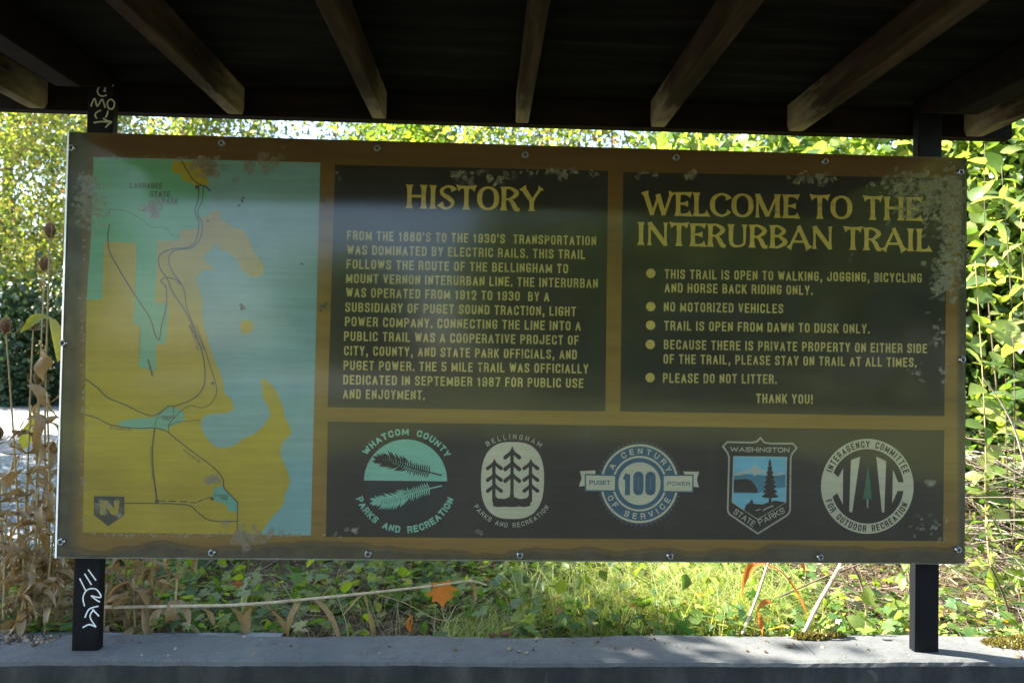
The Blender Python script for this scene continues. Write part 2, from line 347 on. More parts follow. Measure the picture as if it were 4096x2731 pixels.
G = {  # narrow gothic capitals: strokes on the unit box, a third number rounds the corner, 'c' closes
 'A': [[(0, 0), (.5, 1), (1, 0)], [(.2, .3), (.8, .3)]], 'B': [[(0, .5), (0, 1), (.95, 1, 1), (.95, .53, 1), (.1, .53)], [(0, .5), (0, 0), (1, 0, 1), (1, .53, 1), (.2, .53)]],
 'C': [[(1, .76), (1, 1, 1), (0, 1, 1), (0, 0, 1), (1, 0, 1), (1, .24)]], 'D': ['c', [(0, 0), (0, 1), (1, 1, 1), (1, 0, 1)]],
 'E': [[(1, 1), (0, 1), (0, 0), (1, 0)], [(.1, .52), (.85, .52)]], 'F': [[(1, 1), (0, 1), (0, 0)], [(.1, .5), (.85, .5)]],
 'G': [[(1, .8), (1, 1, 1), (0, 1, 1), (0, 0, 1), (1, 0, 1), (1, .46), (.6, .46)]], 'H': [[(0, 0), (0, 1)], [(1, 0), (1, 1)], [(.1, .5), (.9, .5)]],
 'I': [[(.5, 0), (.5, 1)]], 'J': [[(1, 1), (1, 0, 1), (0, 0, 1), (0, .3)]], 'K': [[(0, 0), (0, 1)], [(.05, .38), (1, 1)], [(.35, .58), (1, 0)]],
 'L': [[(0, 1), (0, 0), (1, 0)]], 'M': [[(0, 0), (0, 1), (.5, .1), (1, 1), (1, 0)]], 'N': [[(0, 0), (0, 1), (1, 0), (1, 1)]],
 'O': ['c', [(0, 0, 1), (0, 1, 1), (1, 1, 1), (1, 0, 1)]], 'P': [[(0, 0), (0, 1), (1, 1, 1), (1, .45, 1), (.1, .45)]],
 'R': [[(0, 0), (0, 1), (1, 1, 1), (1, .47, 1), (.1, .47)], [(.5, .47), (.95, .4, 1), (1, 0)]],
 'S': [[(1, .8), (1, 1, 1), (0, 1, 1), (0, .58, 1), (1, .44, 1), (1, 0, 1), (0, 0, 1), (0, .2)]], 'T': [[(0, 1), (1, 1)], [(.5, 0), (.5, .95)]],
 'U': [[(0, 1), (0, 0, 1), (1, 0, 1), (1, 1)]], 'V': [[(0, 1), (.5, 0), (1, 1)]], 'W': [[(0, 1), (.25, 0), (.5, .95), (.75, 0), (1, 1)]],
 'X': [[(0, 0), (1, 1)], [(0, 1), (1, 0)]], 'Y': [[(0, 1), (.5, .42), (1, 1)], [(.5, 0), (.5, .42)]], 'Z': [[(0, 1), (1, 1), (0, 0), (1, 0)]],
 '0': ['c', [(0, 0, 1), (0, 1, 1), (1, 1, 1), (1, 0, 1)]], '1': [[(.1, .8), (.6, 1), (.6, 0)]],
 '2': [[(0, .7), (0, 1, 1), (1, 1, 1), (1, .55, 1), (0, 0), (1, 0)]], '3': [[(0, .82), (0, 1, 1), (1, 1, 1), (1, .53, 1), (.35, .53)], [(.35, .53), (1, .53, 1), (1, 0, 1), (0, 0, 1), (0, .18)]],
 '5': [[(1, 1), (.05, 1), (0, .5), (1, .62, 1), (1, 0, 1), (0, 0, 1), (0, .2)]], '7': [[(0, 1), (1, 1), (.35, 0)]],
 '8': ['c', [(.05, .53, 1), (.05, 1, 1), (.95, 1, 1), (.95, .53, 1)], 'c', [(0, 0, 1), (0, .53, 1), (1, .53, 1), (1, 0, 1)]],
 '9': [[(.95, .46), (0, .42, 1), (0, 1, 1), (1, 1, 1), (1, 0, 1), (0, 0, 1), (0, .2)]],
 '.': [[(.5, -.02), (.5, .06)]], ',': [[(.6, .08), (.6, -.05), (.3, -.2)]], "'": [[(.5, .8), (.5, 1)]], '!': [[(.5, .42), (.5, 1)], [(.5, -.02), (.5, .05)]], '-': [[(0, .5), (1, .5)]],
}
GW = {'I': 0, 'M': 1.4, 'W': 1.55, '1': .6, '.': 0, ',': .15, "'": 0, '!': 0, 'L': .85, 'E': .88, 'F': .85, 'A': 1.1, 'T': .95, '-': .6}
def place(p, o, ex, ey): return (o[0] + ex[0] * p[0] + ey[0] * p[1], o[1] + ex[1] * p[0] + ey[1] * p[1])
def gothic(fl, ch, o, ex, ey, w, h, t, m=0):
    closed = False
    wide = w * GW.get(ch, 1)
    for st in G.get(ch, []):
        if st == 'c': closed = True; continue
        pts = [((p[0] * wide) + t / 2, t / 2 + p[1] * (h - t)) + tuple(p[2:]) for p in st]
        pts = [tuple(q) for q in rounded(pts, max(min(w * .62, h * .3), t * .6), closed)]
        if not closed:
            for e, nb in ((0, 1), (-1, -2)):
                d = Vector(pts[e]) - Vector(pts[nb])
                if d.length: pts[e] = tuple(Vector(pts[e]) + d.normalized() * t * .5)
        fl.ribbon([place(p, o, ex, ey) for p in pts], t, closed, m); closed = False
    return wide + t
def measure(s, w, t, gap, space): return sum(space if c == ' ' else w * GW.get(c, 1) + t + gap for c in s) - gap
def text(fl, s, p0, p1, cap, t=.15, gap=.12, space=.34, m=0):
    p0, p1 = Vector(p0), Vector(p1); L = (p1 - p0).length; ex = (p1 - p0) / L; ey = Vector((-ex.y, ex.x)); T = t * cap
    nat1 = measure(s, 1, 0, 0, 0); nat0 = measure(s, 0, T, gap * cap, space * cap); wd = (L - nat0) / max(nat1, .01)
    x = 0
    for c in s:
        if c == ' ': x += space * cap; continue
        x += gothic(fl, c, p0 + ex * x, ex, ey, wd, cap, T, m) + gap * cap
def arctext(fl, s, c, r, a0, a1, cap, t=.17, m=0, inward=False, wk=.42, space=.5):
    """letters from angle a0 to a1 (degrees); inward: feet point outward (text along the bottom)"""
    T = t * cap; wd = wk * cap; A0, A1 = R(a0), R(a1); sgn = 1 if A1 > A0 else -1
    nat = measure(s, wd, T, 0, space * cap); free = abs(A1 - A0) * r - nat; gap = free / max(1, len(s) - 1)
    x = 0
    for ch in s:
        gw = space * cap if ch == ' ' else wd * GW.get(ch, 1) + T
        a = A0 + sgn * (x + gw / 2) / r; rad = Vector((math.cos(a), math.sin(a)))
        ey = -rad if inward else rad; ex = Vector((ey.y, -ey.x))
        if ch != ' ':
            o = Vector(c) + rad * r - ex * gw / 2 - ey * cap / 2
            gothic(fl, ch, o, ex, ey, wd, cap, T, m)
        x += gw + gap
def stem(x, w=.17, y0=0., y1=1.):
    ys = [0, .05, .16, .4, .6, .84, .95, 1]; k = [1.85, 1.5, 1.12, 1, 1, 1.12, 1.5, 1.85]
    return ([(x, y0 + (y1 - y0) * a) for a in ys], [w * q for q in k])
def sm(pts, wd, closed=False):
    q = smooth([(p[0], p[1], a) for p, a in zip(pts, wd)], 6, closed)
    return ([(p[0], p[1]) for p in q], [p[2] for p in q], closed)
def ring(g):
    a = [2 * math.pi * i / 28 for i in range(28)]
    return ([(g / 2 + (g / 2 - .09 + .04 * abs(math.sin(t))) * math.cos(t), .5 + .455 * math.sin(t)) for t in a], [.085 + .115 * abs(math.cos(t)) ** 1.4 for t in a], True)
SER = {
 'H': (.92, lambda g: [stem(.14), stem(g - .14), ([(.14, .52), (g - .14, .52)], [.1, .1])]), 'I': (.36, lambda g: [stem(.18)]),
 'S': (.72, lambda g: [sm([(.93 * g, .78), (.8 * g, .92), (.48 * g, .955), (.16 * g, .8), (.24 * g, .62), (.62 * g, .46), (.87 * g, .26), (.62 * g, .06), (.3 * g, .05), (.05 * g, .24)], [.26, .14, .09, .13, .16, .18, .14, .09, .12, .28])]),
 'T': (.82, lambda g: [stem(g / 2), ([(0, .9), (.12 * g, .935), (.3 * g, .95), (.7 * g, .95), (.88 * g, .935), (g, .9)], [.3, .17, .1, .1, .17, .3])]), 'O': (.95, lambda g: [ring(g)]),
 'R': (.86, lambda g: [stem(.14), sm([(.14, .95), (.5 * g, .95), (.84 * g, .74), (.5 * g, .49), (.14, .5)], [.09, .1, .19, .1, .08]), sm([(.45 * g, .49), (.66 * g, .3), (.8 * g, .08), (g, .04)], [.1, .18, .18, .12])]),
 'Y': (.9, lambda g: [([(.02, 1), (.1, .9), (.5 * g, .42)], [.34, .2, .17]), ([(g - .02, 1), (g - .1, .9), (.5 * g, .42)], [.28, .12, .1]), stem(.5 * g, .17, 0, .5)]),
 'W': (1.3, lambda g: [([(.04, 1), (.1, .85), (.3 * g, .02)], [.32, .19, .17]), ([(.3 * g, .02), (.52 * g, .9)], [.1, .1]), ([(.48 * g, .9), (.7 * g, .02)], [.2, .17]), ([(.7 * g, .02), (g - .1, .85), (g - .04, 1)], [.1, .12, .28])]),
 'E': (.72, lambda g: [stem(.14), ([(.14, .95), (.6 * g, .95), (.85 * g, .93), (g, .89)], [.1, .1, .15, .27]), ([(.14, .52), (.5 * g, .52), (.82 * g, .52)], [.09, .09, .24]), ([(.14, .05), (.6 * g, .05), (.85 * g, .07), (g, .12)], [.1, .1, .15, .29])]),
 'L': (.68, lambda g: [stem(.14), ([(.14, .05), (.6 * g, .05), (.85 * g, .08), (g, .14)], [.1, .1, .15, .32])]),
 'C': (.86, lambda g: [sm([(.95 * g, .74), (.86 * g, .88), (.55 * g, .955), (.2 * g, .8), (.09 * g, .5), (.2 * g, .2), (.55 * g, .045), (.84 * g, .12), (.98 * g, .26)], [.28, .14, .09, .16, .2, .16, .09, .11, .2])]),
 'M': (1.15, lambda g: [stem(.1, .1), ([(.1, .98), (g / 2, .06)], [.2, .17]), ([(g / 2, .06), (g - .16, .98)], [.09, .1]), stem(g - .14)]),
 'U': (.9, lambda g: [([(.14, 1), (.14, .95), (.14, .84), (.14, .3)], [.31, .25, .19, .17]), sm([(.14, .32), (.2, .12), (.48 * g, .045), (g - .18, .12), (g - .12, .32)], [.17, .15, .09, .09, .1]), ([(g - .12, 1), (g - .12, .95), (g - .12, .84), (g - .12, .3)], [.25, .19, .12, .1])]),
 'B': (.8, lambda g: [stem(.14), sm([(.14, .95), (.5 * g, .95), (.84 * g, .75), (.5 * g, .53), (.14, .53)], [.09, .1, .17, .09, .08]), sm([(.14, .53), (.5 * g, .53), (.92 * g, .28), (.5 * g, .05), (.14, .05)], [.08, .09, .19, .1, .09])]),
 'A': (1.0, lambda g: [([(.0, 0), (.1, .14), (.5 * g, .95)], [.26, .11, .1]), ([(.46 * g, 1), (.88 * g, .14), (g - .02, 0)], [.16, .18, .32]), ([(.2 * g, .31), (.78 * g, .31)], [.09, .09])]),
 'N': (.98, lambda g: [stem(.12, .1), ([(.1, .98), (g - .1, .03)], [.2, .17]), stem(g - .12, .1)]),
}
def serif(fl, s, p0, p1, cap, gap=.1, space=.45, m=0):
    p0, p1 = Vector(p0), Vector(p1); L = (p1 - p0).length; ex = (p1 - p0) / L; ey = Vector((-ex.y, ex.x))
    nat = sum(space if c == ' ' else SER[c][0] + gap for c in s) - gap; k = L / nat; x = 0
    for c in s:
        if c == ' ': x += space * k; continue
        g, fn = SER[c]
        for st in fn(g):
            cl = st[2] if len(st) > 2 else False
            fl.ribbon([place((p[0] * k, p[1] * cap), p0 + ex * x, ex, ey) for p in st[0]], [q * (k + cap) / 2 * 1.1 for q in st[1]], cl, m)
        x += (g + gap) * k

# ------------------------------------------------------------------ the information sign
W2, H2 = 1.30, .597
sign = empty('information_sign', (0, .02, -H2), 'large wooden trail sign with map, history and welcome panels behind scratched clear acrylic', 'sign')
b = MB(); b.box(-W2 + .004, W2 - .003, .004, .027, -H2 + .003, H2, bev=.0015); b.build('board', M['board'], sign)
def panel(name, pts, mt, y=.0035):
    f = Flat(y); f.poly(pts); return f.build(name, mt, sign)
q4 = lambda *a: [B2(*p) for p in a]
mp = panel('map_panel', q4((213, 360), (735, 373), (713, 1230), (188, 1222)), M['blue'])
hp = panel('history_panel', q4((769, 378), (1397, 392), (1391, 945), (752, 935)), M['dark'])
wp = panel('welcome_panel', q4((1432, 395), (2178, 409), (2171, 956), (1425, 945)), M['dark'])
lp = panel('logo_panel', q4((752, 968), (2171, 988), (2168, 1243), (748, 1233)), M['dark'])
# map
coast6 = [(1320, 1313), (1350, 1260), (1400, 1192), (1425, 1170), (1462, 1120), (1470, 1060), (1492, 1015), (1503, 975), (1485, 910), (1455, 850), (1440, 800), (1452, 740), (1512, 680), (1500, 630), (1468, 575), (1462, 530), (1435, 455), (1405, 395), (1375, 365), (1340, 335), (1322, 340), (1328, 400), (1330, 455), (1362, 500), (1382, 560), (1345, 625), (1280, 682), (1205, 712), (1185, 735), (1120, 768), (1050, 770), (1010, 745), (975, 700), (945, 645), (945, 595), (975, 565), (1030, 553), (1100, 552), (1150, 530), (1135, 462), (1092, 428), (1078, 330), (1050, 270), (1030, 235), (1000, 140), (985, 90)]
coast5 = [(1098, 1500), (1068, 1400), (1055, 1300), (1062, 1240), (1040, 1150), (1012, 1075), (1030, 1040), (1068, 1005), (1135, 1012), (1110, 965), (1085, 960), (1073, 905), (1120, 872), (1142, 832), (1160, 832), (1182, 868), (1230, 880), (1262, 905), (1303, 940), (1318, 990), (1355, 1030), (1405, 1055), (1450, 1060), (1488, 1038), (1492, 990), (1470, 940), (1425, 890), (1385, 800), (1350, 732), (1282, 715), (1225, 680), (1185, 645), (1190, 605), (1165, 590), (1110, 610), (1105, 632), (1050, 640)]
f = Flat(.0031)
f.poly([Z6(*p) for p in [(203, 1300)] + coast6] + [Z5(*p) for p in coast5 + [(1045, 722), (905, 726), (902, 805), (375, 812), (250, 1215)]])
f.poly([Z5(*p) for p in [(1330, 1368), (1368, 1354), (1408, 1372), (1420, 1408), (1400, 1440), (1348, 1462), (1328, 1432), (1318, 1405)]])
f.poly([Z5(*p) for p in [(850, 250), (1070, 253), (1088, 310), (1090, 370), (1112, 415), (1060, 428), (1010, 425), (980, 402), (920, 385), (918, 342), (848, 330)]], 0, .0005)
f.build('land_area', M['yellow'], mp)
f = Flat(.0029)
f.poly([Z5(*p) for p in [(300, 235), (1040, 250), (1060, 428), (1100, 470), (1080, 590), (1107, 612), (1104, 634), (1050, 640), (1046, 722), (905, 726), (902, 803), (746, 810), (728, 1240), (820, 1245), (805, 1525), (742, 1530)]] + [Z6(*p) for p in [(660, 124), (662, 282), (600, 278), (552, 262), (565, 60)]] + [Z5(*p) for p in [(625, 1510), (625, 1402), (580, 1385), (590, 1160), (597, 820), (375, 812), (355, 1215), (250, 1215), (280, 800)]])
f.build('park_area', M['green'], mp); f = Flat(.0029)
f.poly([Z6(*p) for p in [(420, 622), (440, 602), (545, 586), (650, 580), (690, 545), (745, 512), (800, 528), (836, 545), (835, 600), (745, 642), (720, 655), (650, 652), (560, 655), (430, 636)]])
f.build('park_area', M['teal'], mp); f = Flat(.0029)
f.poly([Z6(*p) for p in [(1015, 1060), (1030, 1025), (1070, 1006), (1100, 1040), (1175, 1110), (1172, 1170), (1120, 1165), (1100, 1122), (1030, 1100)]])
f.build('park_area', M['teal'], mp)
f = Flat(.0023); px = .00064
def route(Z, pts, wd=7, n=5): f.ribbon(smooth([Z(*p) for p in pts], n), wd * px * .72)
route(Z5, [(412, 692), (400, 770), (412, 880), (470, 990), (560, 1140), (640, 1260), (700, 1360), (730, 1460), (758, 1495), (775, 1400), (808, 1250), (805, 1130), (770, 1090), (800, 1065), (870, 1075), (905, 1110)])
route(Z5, [(915, 250), (950, 310), (1000, 385), (1060, 422)])
route(Z5, [(1035, 430), (1030, 520), (1008, 600), (1035, 680), (1020, 790), (970, 850), (860, 862), (780, 890), (752, 940), (770, 1010), (815, 1070), (850, 1160), (930, 1280), (990, 1400), (1030, 1500), (1060, 1570)])
route(Z5, [(1066, 430), (1060, 520), (1028, 610), (1058, 690), (1045, 790), (985, 855), (880, 870), (835, 900), (825, 950), (850, 1020), (900, 1090), (935, 1160), (950, 1270), (1000, 1400), (1050, 1510), (1075, 1570)], 6)
route(Z5, [(1020, 425), (1075, 424), (1115, 460)], 8)
route(Z6, [(870, 0), (920, 90), (955, 180), (970, 300), (960, 390), (900, 460), (790, 505), (740, 510), (690, 545), (640, 568), (560, 545), (470, 500), (360, 455), (290, 390), (215, 335)], 7)
route(Z6, [(915, 0), (955, 110), (1000, 250), (1040, 380), (1035, 450), (990, 505), (940, 518), (880, 505), (830, 530), (770, 590), (742, 630), (745, 672)], 5)
route(Z6, [(210, 560), (290, 582), (370, 622), (470, 640), (560, 648), (640, 645), (720, 662), (790, 715), (900, 800), (1020, 890), (1080, 960), (1090, 1020), (1130, 1065), (1175, 1110)], 7)
route(Z6, [(1175, 1110), (1172, 1300)], 6, 1)
route(Z6, [(655, 645), (640, 780), (645, 920), (668, 1100)], 9)
route(Z6, [(465, 1117), (660, 1118), (860, 1128), (920, 1170), (980, 1215), (1060, 1232), (1172, 1230)], 6)
route(Z6, [(735, 640), (790, 610), (880, 600), (940, 595)], 4)
route(Z6, [(772, 505), (775, 590)], 4); route(Z6, [(655, 650), (665, 590), (700, 540)], 4)
for a, b_ in (((668, 1102), (720, 1104)), ((740, 1104), (790, 1105)), ((810, 1106), (860, 1108)), ((875, 1112), (920, 1113)), ((925, 1110), (960, 1092)), ((970, 1090), (1012, 1078))): route(Z6, [a, b_], 6, 1)
route(Z5, [(400, 590), (510, 595), (640, 660), (700, 710), (800, 715), (850, 770), (900, 775)], 2.5)
route(Z6, [(612, 215), (640, 320)], 9, 1)
for Z, x, y, r in ((Z5, 1022, 432, 9), (Z6, 668, 1105, 9), (Z6, 1015, 1090, 7), (Z6, 1018, 365, 7)): f.disc(Z(x, y), r * px, 0, 12)
f.build('route_lines', M['line'], mp)
for t_, Z, a, c_, cp in (('LARRABEE', Z5, (556, 440), (780, 443), .0156), ('STATE', Z5, (692, 500), (836, 503), .0155), ('PARK', Z5, (778, 549), (890, 552), .0155), ('INTERURBAN TRAIL', Z6, (624, 765), (634, 972), .0075), ('INTERURBAN TRAIL', Z6, (868, 5), (922, 165), .0075),
        ('OLD SAMISH RD.', Z6, (370, 652), (508, 664), .0075), ('PADDEN', Z6, (1030, 1075), (1115, 1080), .008), ('PARK', Z6, (1070, 1095), (1112, 1098), .008), ('CHUCKANUT DR.', Z6, (828, 785), (935, 868), .007), ('FAIRHAVEN', Z6, (690, 582), (765, 586), .007), ('PARK', Z6, (705, 597), (750, 599), .007)):
    f = Flat(.0023); text(f, t_, Z(*a), Z(*c_), cp, .14, .18); f.build('map_lettering', M['line'], mp)
f = Flat(.0025); f.poly([Z6(*p) for p in [(272, 1072), (463, 1075), (463, 1190), (362, 1262), (272, 1190)]])
f.poly([Z6(*p) for p in [(310, 1098), (350, 1098), (400, 1150), (400, 1098), (435, 1098), (422, 1195), (385, 1190), (345, 1140), (340, 1190), (310, 1188)]], 1, .0004)
rr = random.Random(4)
for i in range(16):
    c = Z6(rr.uniform(285, 450), rr.uniform(1085, 1215)); k = rr.uniform(.006, .011)
    f.disc(c, k, 2, 7, .0006 + .00004 * i, 0, 6.2832, rr.uniform(.6, 1.1))
f.build('north_shield', [M['line'], M['yellow'], M['flake']], mp)
# history
f = Flat(.0030); serif(f, 'HISTORY', Z7(533, 331), Z7(1306, 349), .0680); f.build('heading', M['head'], hp)
f = Flat(.0030); cap = .0270
for s, a, b_ in (("FROM THE 1880'S TO THE 1930'S  TRANSPORTATION", (195, 513), (1618, 544)), ('WAS DOMINATED BY ELECTRIC RAILS. THIS TRAIL', (195, 595), (1555, 622)),
    ('FOLLOWS THE ROUTE OF THE BELLINGHAM TO', (192, 676), (1458, 703)), ('MOUNT VERNON INTERURBAN LINE. THE INTERURBAN', (190, 758), (1628, 787)),
    ('WAS OPERATED FROM 1912 TO 1930  BY A', (190, 838), (1350, 863)), ('SUBSIDIARY OF PUGET SOUND TRACTION, LIGHT', (185, 922), (1503, 947)),
    ('POWER COMPANY. CONNECTING THE LINE INTO A', (183, 1004), (1530, 1030)), ('PUBLIC TRAIL WAS A COOPERATIVE PROJECT OF', (178, 1087), (1518, 1111)),
    ('CITY, COUNTY, AND STATE PARK OFFICIALS, AND', (178, 1170), (1508, 1193)), ('PUGET POWER. THE 5 MILE TRAIL WAS OFFICIALLY', (175, 1254), (1573, 1274)),
    ('DEDICATED IN SEPTEMBER 1987 FOR PUBLIC USE', (173, 1336), (1545, 1356)), ('AND ENJOYMENT.', (172, 1417), (640, 1424))):
    text(f, s, Z7(*a), Z7(*b_), cap, .17, .16, .36)
f.build('body_text', M['letter'], hp)
# welcome
f = Flat(.0030); serif(f, 'WELCOME TO THE', Z8(250, 371), Z8(1838, 403), .0690); serif(f, 'INTERURBAN TRAIL', Z8(212, 541), Z8(1888, 579), .0668); f.build('heading', M['head'], wp)
f = Flat(.0030)
for s, a, b_ in (('THIS TRAIL IS OPEN TO WALKING, JOGGING, BICYCLING', (370, 733), (1838, 756)), ('AND HORSE BACK RIDING ONLY.', (370, 811), (1215, 826)),
    ('NO MOTORIZED VEHICLES', (365, 920), (1047, 931)), ('TRAIL IS OPEN FROM DAWN TO DUSK ONLY.', (367, 1027), (1540, 1046)),
    ('BECAUSE THERE IS PRIVATE PROPERTY ON EITHER SIDE', (365, 1135), (1868, 1158)), ('OF THE TRAIL, PLEASE STAY ON TRAIL AT ALL TIMES.', (363, 1217), (1808, 1237)),
    ('PLEASE DO NOT LITTER.', (360, 1326), (1010, 1333)), ('THANK YOU!', (892, 1442), (1215, 1447))):
    text(f, s, Z8(*a), Z8(*b_), cap * 1.02, .17, .16, .36)
    if s[0] not in 'TB' or 'DAWN' in s or 'THANK' in s or s[0] in 'AO': f.build('rule_text', M['letter'], wp); f = Flat(.0030)
for x, y in ((291, 702), (291, 892), (290, 998), (288, 1108), (287, 1297)):
    f = Flat(.0030); f.disc(Z8(x, y), .0136, 0, 24); f.build('bullet', M['head'], wp)
# emblems
U = .000722   # metres per photo pixel on the board
def feather(f, Z, spine, flip, m, dy):
    sp = smooth([Z(*p) for p in spine], 8); n = len(sp)
    f.ribbon(sp, [.0025 + .0015 * i / n for i in range(n)], False, m)
    rr = random.Random(3)
    for i in range(0, n - 6):
        for sd in (-1, 1):
            d = (Vector(sp[i + 1]) - Vector(sp[i])).normalized(); nn = Vector((-d.y, d.x)) * sd
            t = i / n; L = (.004 + .020 * math.sin(min(1, t * 1.9 + .1) * 2.2) ** 1.2) * (.75 + .4 * rr.random()) * (1 if t < .5 else 1.02 - .5 * (t - .5))
            o = Vector(sp[i]); wdt = (.006 if t < .45 else .0036)
            f.ribbon(smooth([o, o + d * -.005 + nn * L * .55, o - d * (.015 if t < .5 else .004) + nn * L], 3), [wdt * .5, wdt * .8, wdt, wdt, wdt * .8, wdt * .4, wdt * .15][:7], False, m)
f = Flat(.0031); c = ZA(833, 612); r = 365 / 2.24 * U
f.disc(c, r, 0, 40, 0, 0, math.pi); f.disc(c, r, 1, 40, 0, math.pi, 2 * math.pi)
f.y = .0026; feather(f, ZA, [(582, 420), (700, 430), (860, 485), (1010, 525), (1158, 562)], 1, 2, 0); feather(f, ZA, [(558, 795), (700, 790), (860, 735), (1010, 690), (1160, 655)], 1, 0, 0)
arctext(f, 'WHATCOM COUNTY', c, 433 / 2.24 * U, 147, 31, 60 / 2.24 * U, .24, 0, wk=.56, space=.75)
arctext(f, 'PARKS AND RECREATION', c, 428 / 2.24 * U, 200, 340, 62 / 2.24 * U, .24, 0, True, wk=.5, space=.7)
f.build('feather_emblem', [M['mint'], M['teald'], M['dark']], lp)
f = Flat(.0031); c = Vector(ZA(1793, 608)); a_, b_ = 280 / 2.24 * U, 340 / 2.24 * U
f.poly([(c.x + a_ * math.copysign(abs(math.cos(t)) ** .72, math.cos(t)), c.y + b_ * math.copysign(abs(math.sin(t)) ** .8, math.sin(t))) for t in [2 * math.pi * i / 64 for i in range(64)]])
f.y = .0027
def chev(x, y, w, h):        # one drooping tier of a stylised fir
    return [ZA(*p) for p in smooth([(x, y), (x + w * .3, y + h * .42), (x + w * .95, y + h * .78), (x + w * 1.02, y + h * .98), (x + w * .75, y + h * 1.08), (x + w * .3, y + h * .8), (x + 14, y + h * .72)], 3)] + [ZA(*p) for p in smooth([(x - 14, y + h * .72), (x - w * .3, y + h * .8), (x - w * .75, y + h * 1.08), (x - w * 1.02, y + h * .98), (x - w * .95, y + h * .78), (x - w * .3, y + h * .42), (x, y)], 3)]
for i, (x, ys, w, h) in enumerate(((1790, (300, 405, 510), 78, 112), (1630, (410, 515, 612), 74, 98), (1957, (410, 515, 612), 74, 98))):
    for k, y in enumerate(ys): f.poly(chev(x, y, w, h), 1, .0001 * (i + k))
for x, y0 in ((1788, 380), (1625, 480), (1953, 480)): f.ribbon([ZA(x, y0), ZA(x, 800)], 30 / 2.24 * U, False, 1)
f.poly([ZA(*p) for p in [(1612, 700), (1632, 740), (1660, 768), (1720, 772), (1765, 755), (1775, 700), (1800, 700), (1808, 755), (1860, 774), (1920, 765), (1940, 740), (1960, 700), (1952, 835), (1900, 846), (1850, 840), (1790, 846), (1720, 842), (1660, 846), (1618, 838)]], 1, .0006)
arctext(f, 'BELLINGHAM', ZA(1797, 668), 447 / 2.24 * U, 123, 56.5, 44 / 2.24 * U, .15, 2, wk=.55)
arctext(f, 'PARKS AND RECREATION', ZA(1787, 624), 379 / 2.24 * U, 213, 327, 43 / 2.24 * U, .17, 2, True, wk=.5)
f.build('fir_tree_emblem', [M['cream'], M['dark'], M['pale']], lp)
f = Flat(.0032); c = Vector(ZB(938, 742)); u = U / 2.6133
saw = []
for i in range(104):
    a = 2 * math.pi * i / 104; rr_ = (455 if i % 2 else 418) * u; saw.append((c.x + rr_ * math.cos(a), c.y + rr_ * math.sin(a)))
f.poly(saw, 2); f.disc(c, 408 * u, 1, 64, .0002)
circ = lambda rad: [(c.x + rad * u * math.cos(2 * math.pi * i / 64), c.y + rad * u * math.sin(2 * math.pi * i / 64)) for i in range(64)]
f.y = .0029; f.ribbon(circ(398), 22 * u, True, 0); f.ribbon(circ(278), 21 * u, True, 0); f.disc(c, 222 * u, 0, 48, .0001)
f.y = .0027
for pts in ([(315, 612), (475, 603), (478, 640), (380, 660), (375, 768), (302, 770), (332, 690)], [(1395, 615), (1562, 618), (1538, 700), (1560, 780), (1505, 775), (1500, 665), (1410, 645)]): f.poly([ZB(*p) for p in pts], 0)
for pts in ([(378, 655), (682, 662), (678, 812), (378, 808)], [(1192, 662), (1490, 660), (1488, 822), (1190, 818)]):
    P = [Vector(ZB(*p)) for p in pts]; o = sum(P, Vector((0, 0))) / 4
    f.poly([o + (p - o) * 1.0 + Vector((math.copysign(.004, (p - o).x), math.copysign(.004, (p - o).y))) for p in P], 1, .0002); f.poly(P, 0, .0004)
f.y = .0021
text(f, 'PUGET', ZB(412, 752), ZB(632, 756), 46 * u, .2, .14, m=1); text(f, 'POWER', ZB(1228, 762), ZB(1465, 768), 44 * u, .17, .14, m=1)
text(f, '100', ZB(765, 862), ZB(1105, 864), 245 * u, .215, .08, m=1)
arctext(f, 'A CENTURY', c, 338 * u, 153, 23, 62 * u, .19, 0, wk=.6, space=.45); arctext(f, 'OF SERVICE', c, 338 * u, 203, 334, 62 * u, .19, 0, True, wk=.6, space=.45)
f.build('centenary_emblem', [M['cream'], M['navy'], M['dim']], lp)
f = Flat(.0029); u = U / 2.138
out = [(200, 290), (235, 252), (440, 256), (488, 250), (520, 215), (552, 255), (600, 264), (798, 265), (830, 302), (792, 350), (779, 390), (774, 830), (768, 855), (745, 880), (497, 1035), (255, 868), (243, 845), (240, 820), (252, 385), (240, 345)]
f.ribbon([ZC(*p) for p in out], 15 * u, True, 0)
inn = [(290, 375), (746, 380), (738, 767), (497, 913), (278, 767)]
f.y = .0031; f.poly([ZC(*p) for p in inn], 1); f.ribbon([ZC(*p) for p in inn], 7 * u, True, 0); f.y = .0029
f.poly([ZC(*p) for p in [(294, 530), (360, 522), (420, 530), (470, 528), (560, 540), (640, 528), (734, 532), (733, 640), (590, 650), (500, 690), (294, 690)]], 2)
f.poly([ZC(*p) for p in [(294, 520), (340, 515), (375, 490), (405, 498), (440, 475), (482, 448), (515, 478), (545, 490), (580, 512), (640, 528), (690, 515), (732, 522), (700, 535), (640, 540), (575, 532), (535, 512), (520, 530), (495, 518), (480, 542), (455, 535), (460, 508), (400, 520), (350, 535), (294, 540)]], 3, .0002)
f.poly([ZC(*p) for p in [(292, 575), (330, 570), (400, 565), (440, 580), (475, 620), (497, 665), (490, 685), (290, 680)]], 4, .0003)
f.poly([ZC(*p) for p in [(382, 835), (395, 790), (420, 775), (448, 738), (462, 780), (540, 785), (590, 765), (650, 752), (736, 768), (497, 908)]], 4, .0004)
ty = [395, 440, 480, 520, 560, 600, 640, 680, 720]; L_ = [(600, 390)]; R_ = []
for i, y in enumerate(ty[1:]):
    wdt = 14 + i * 8.5; L_ += [(600 - wdt, y), (600 - wdt * .55, y + 8)]; R_ += [(600 + wdt * 1.05, y), (600 + wdt * .6, y + 8)]
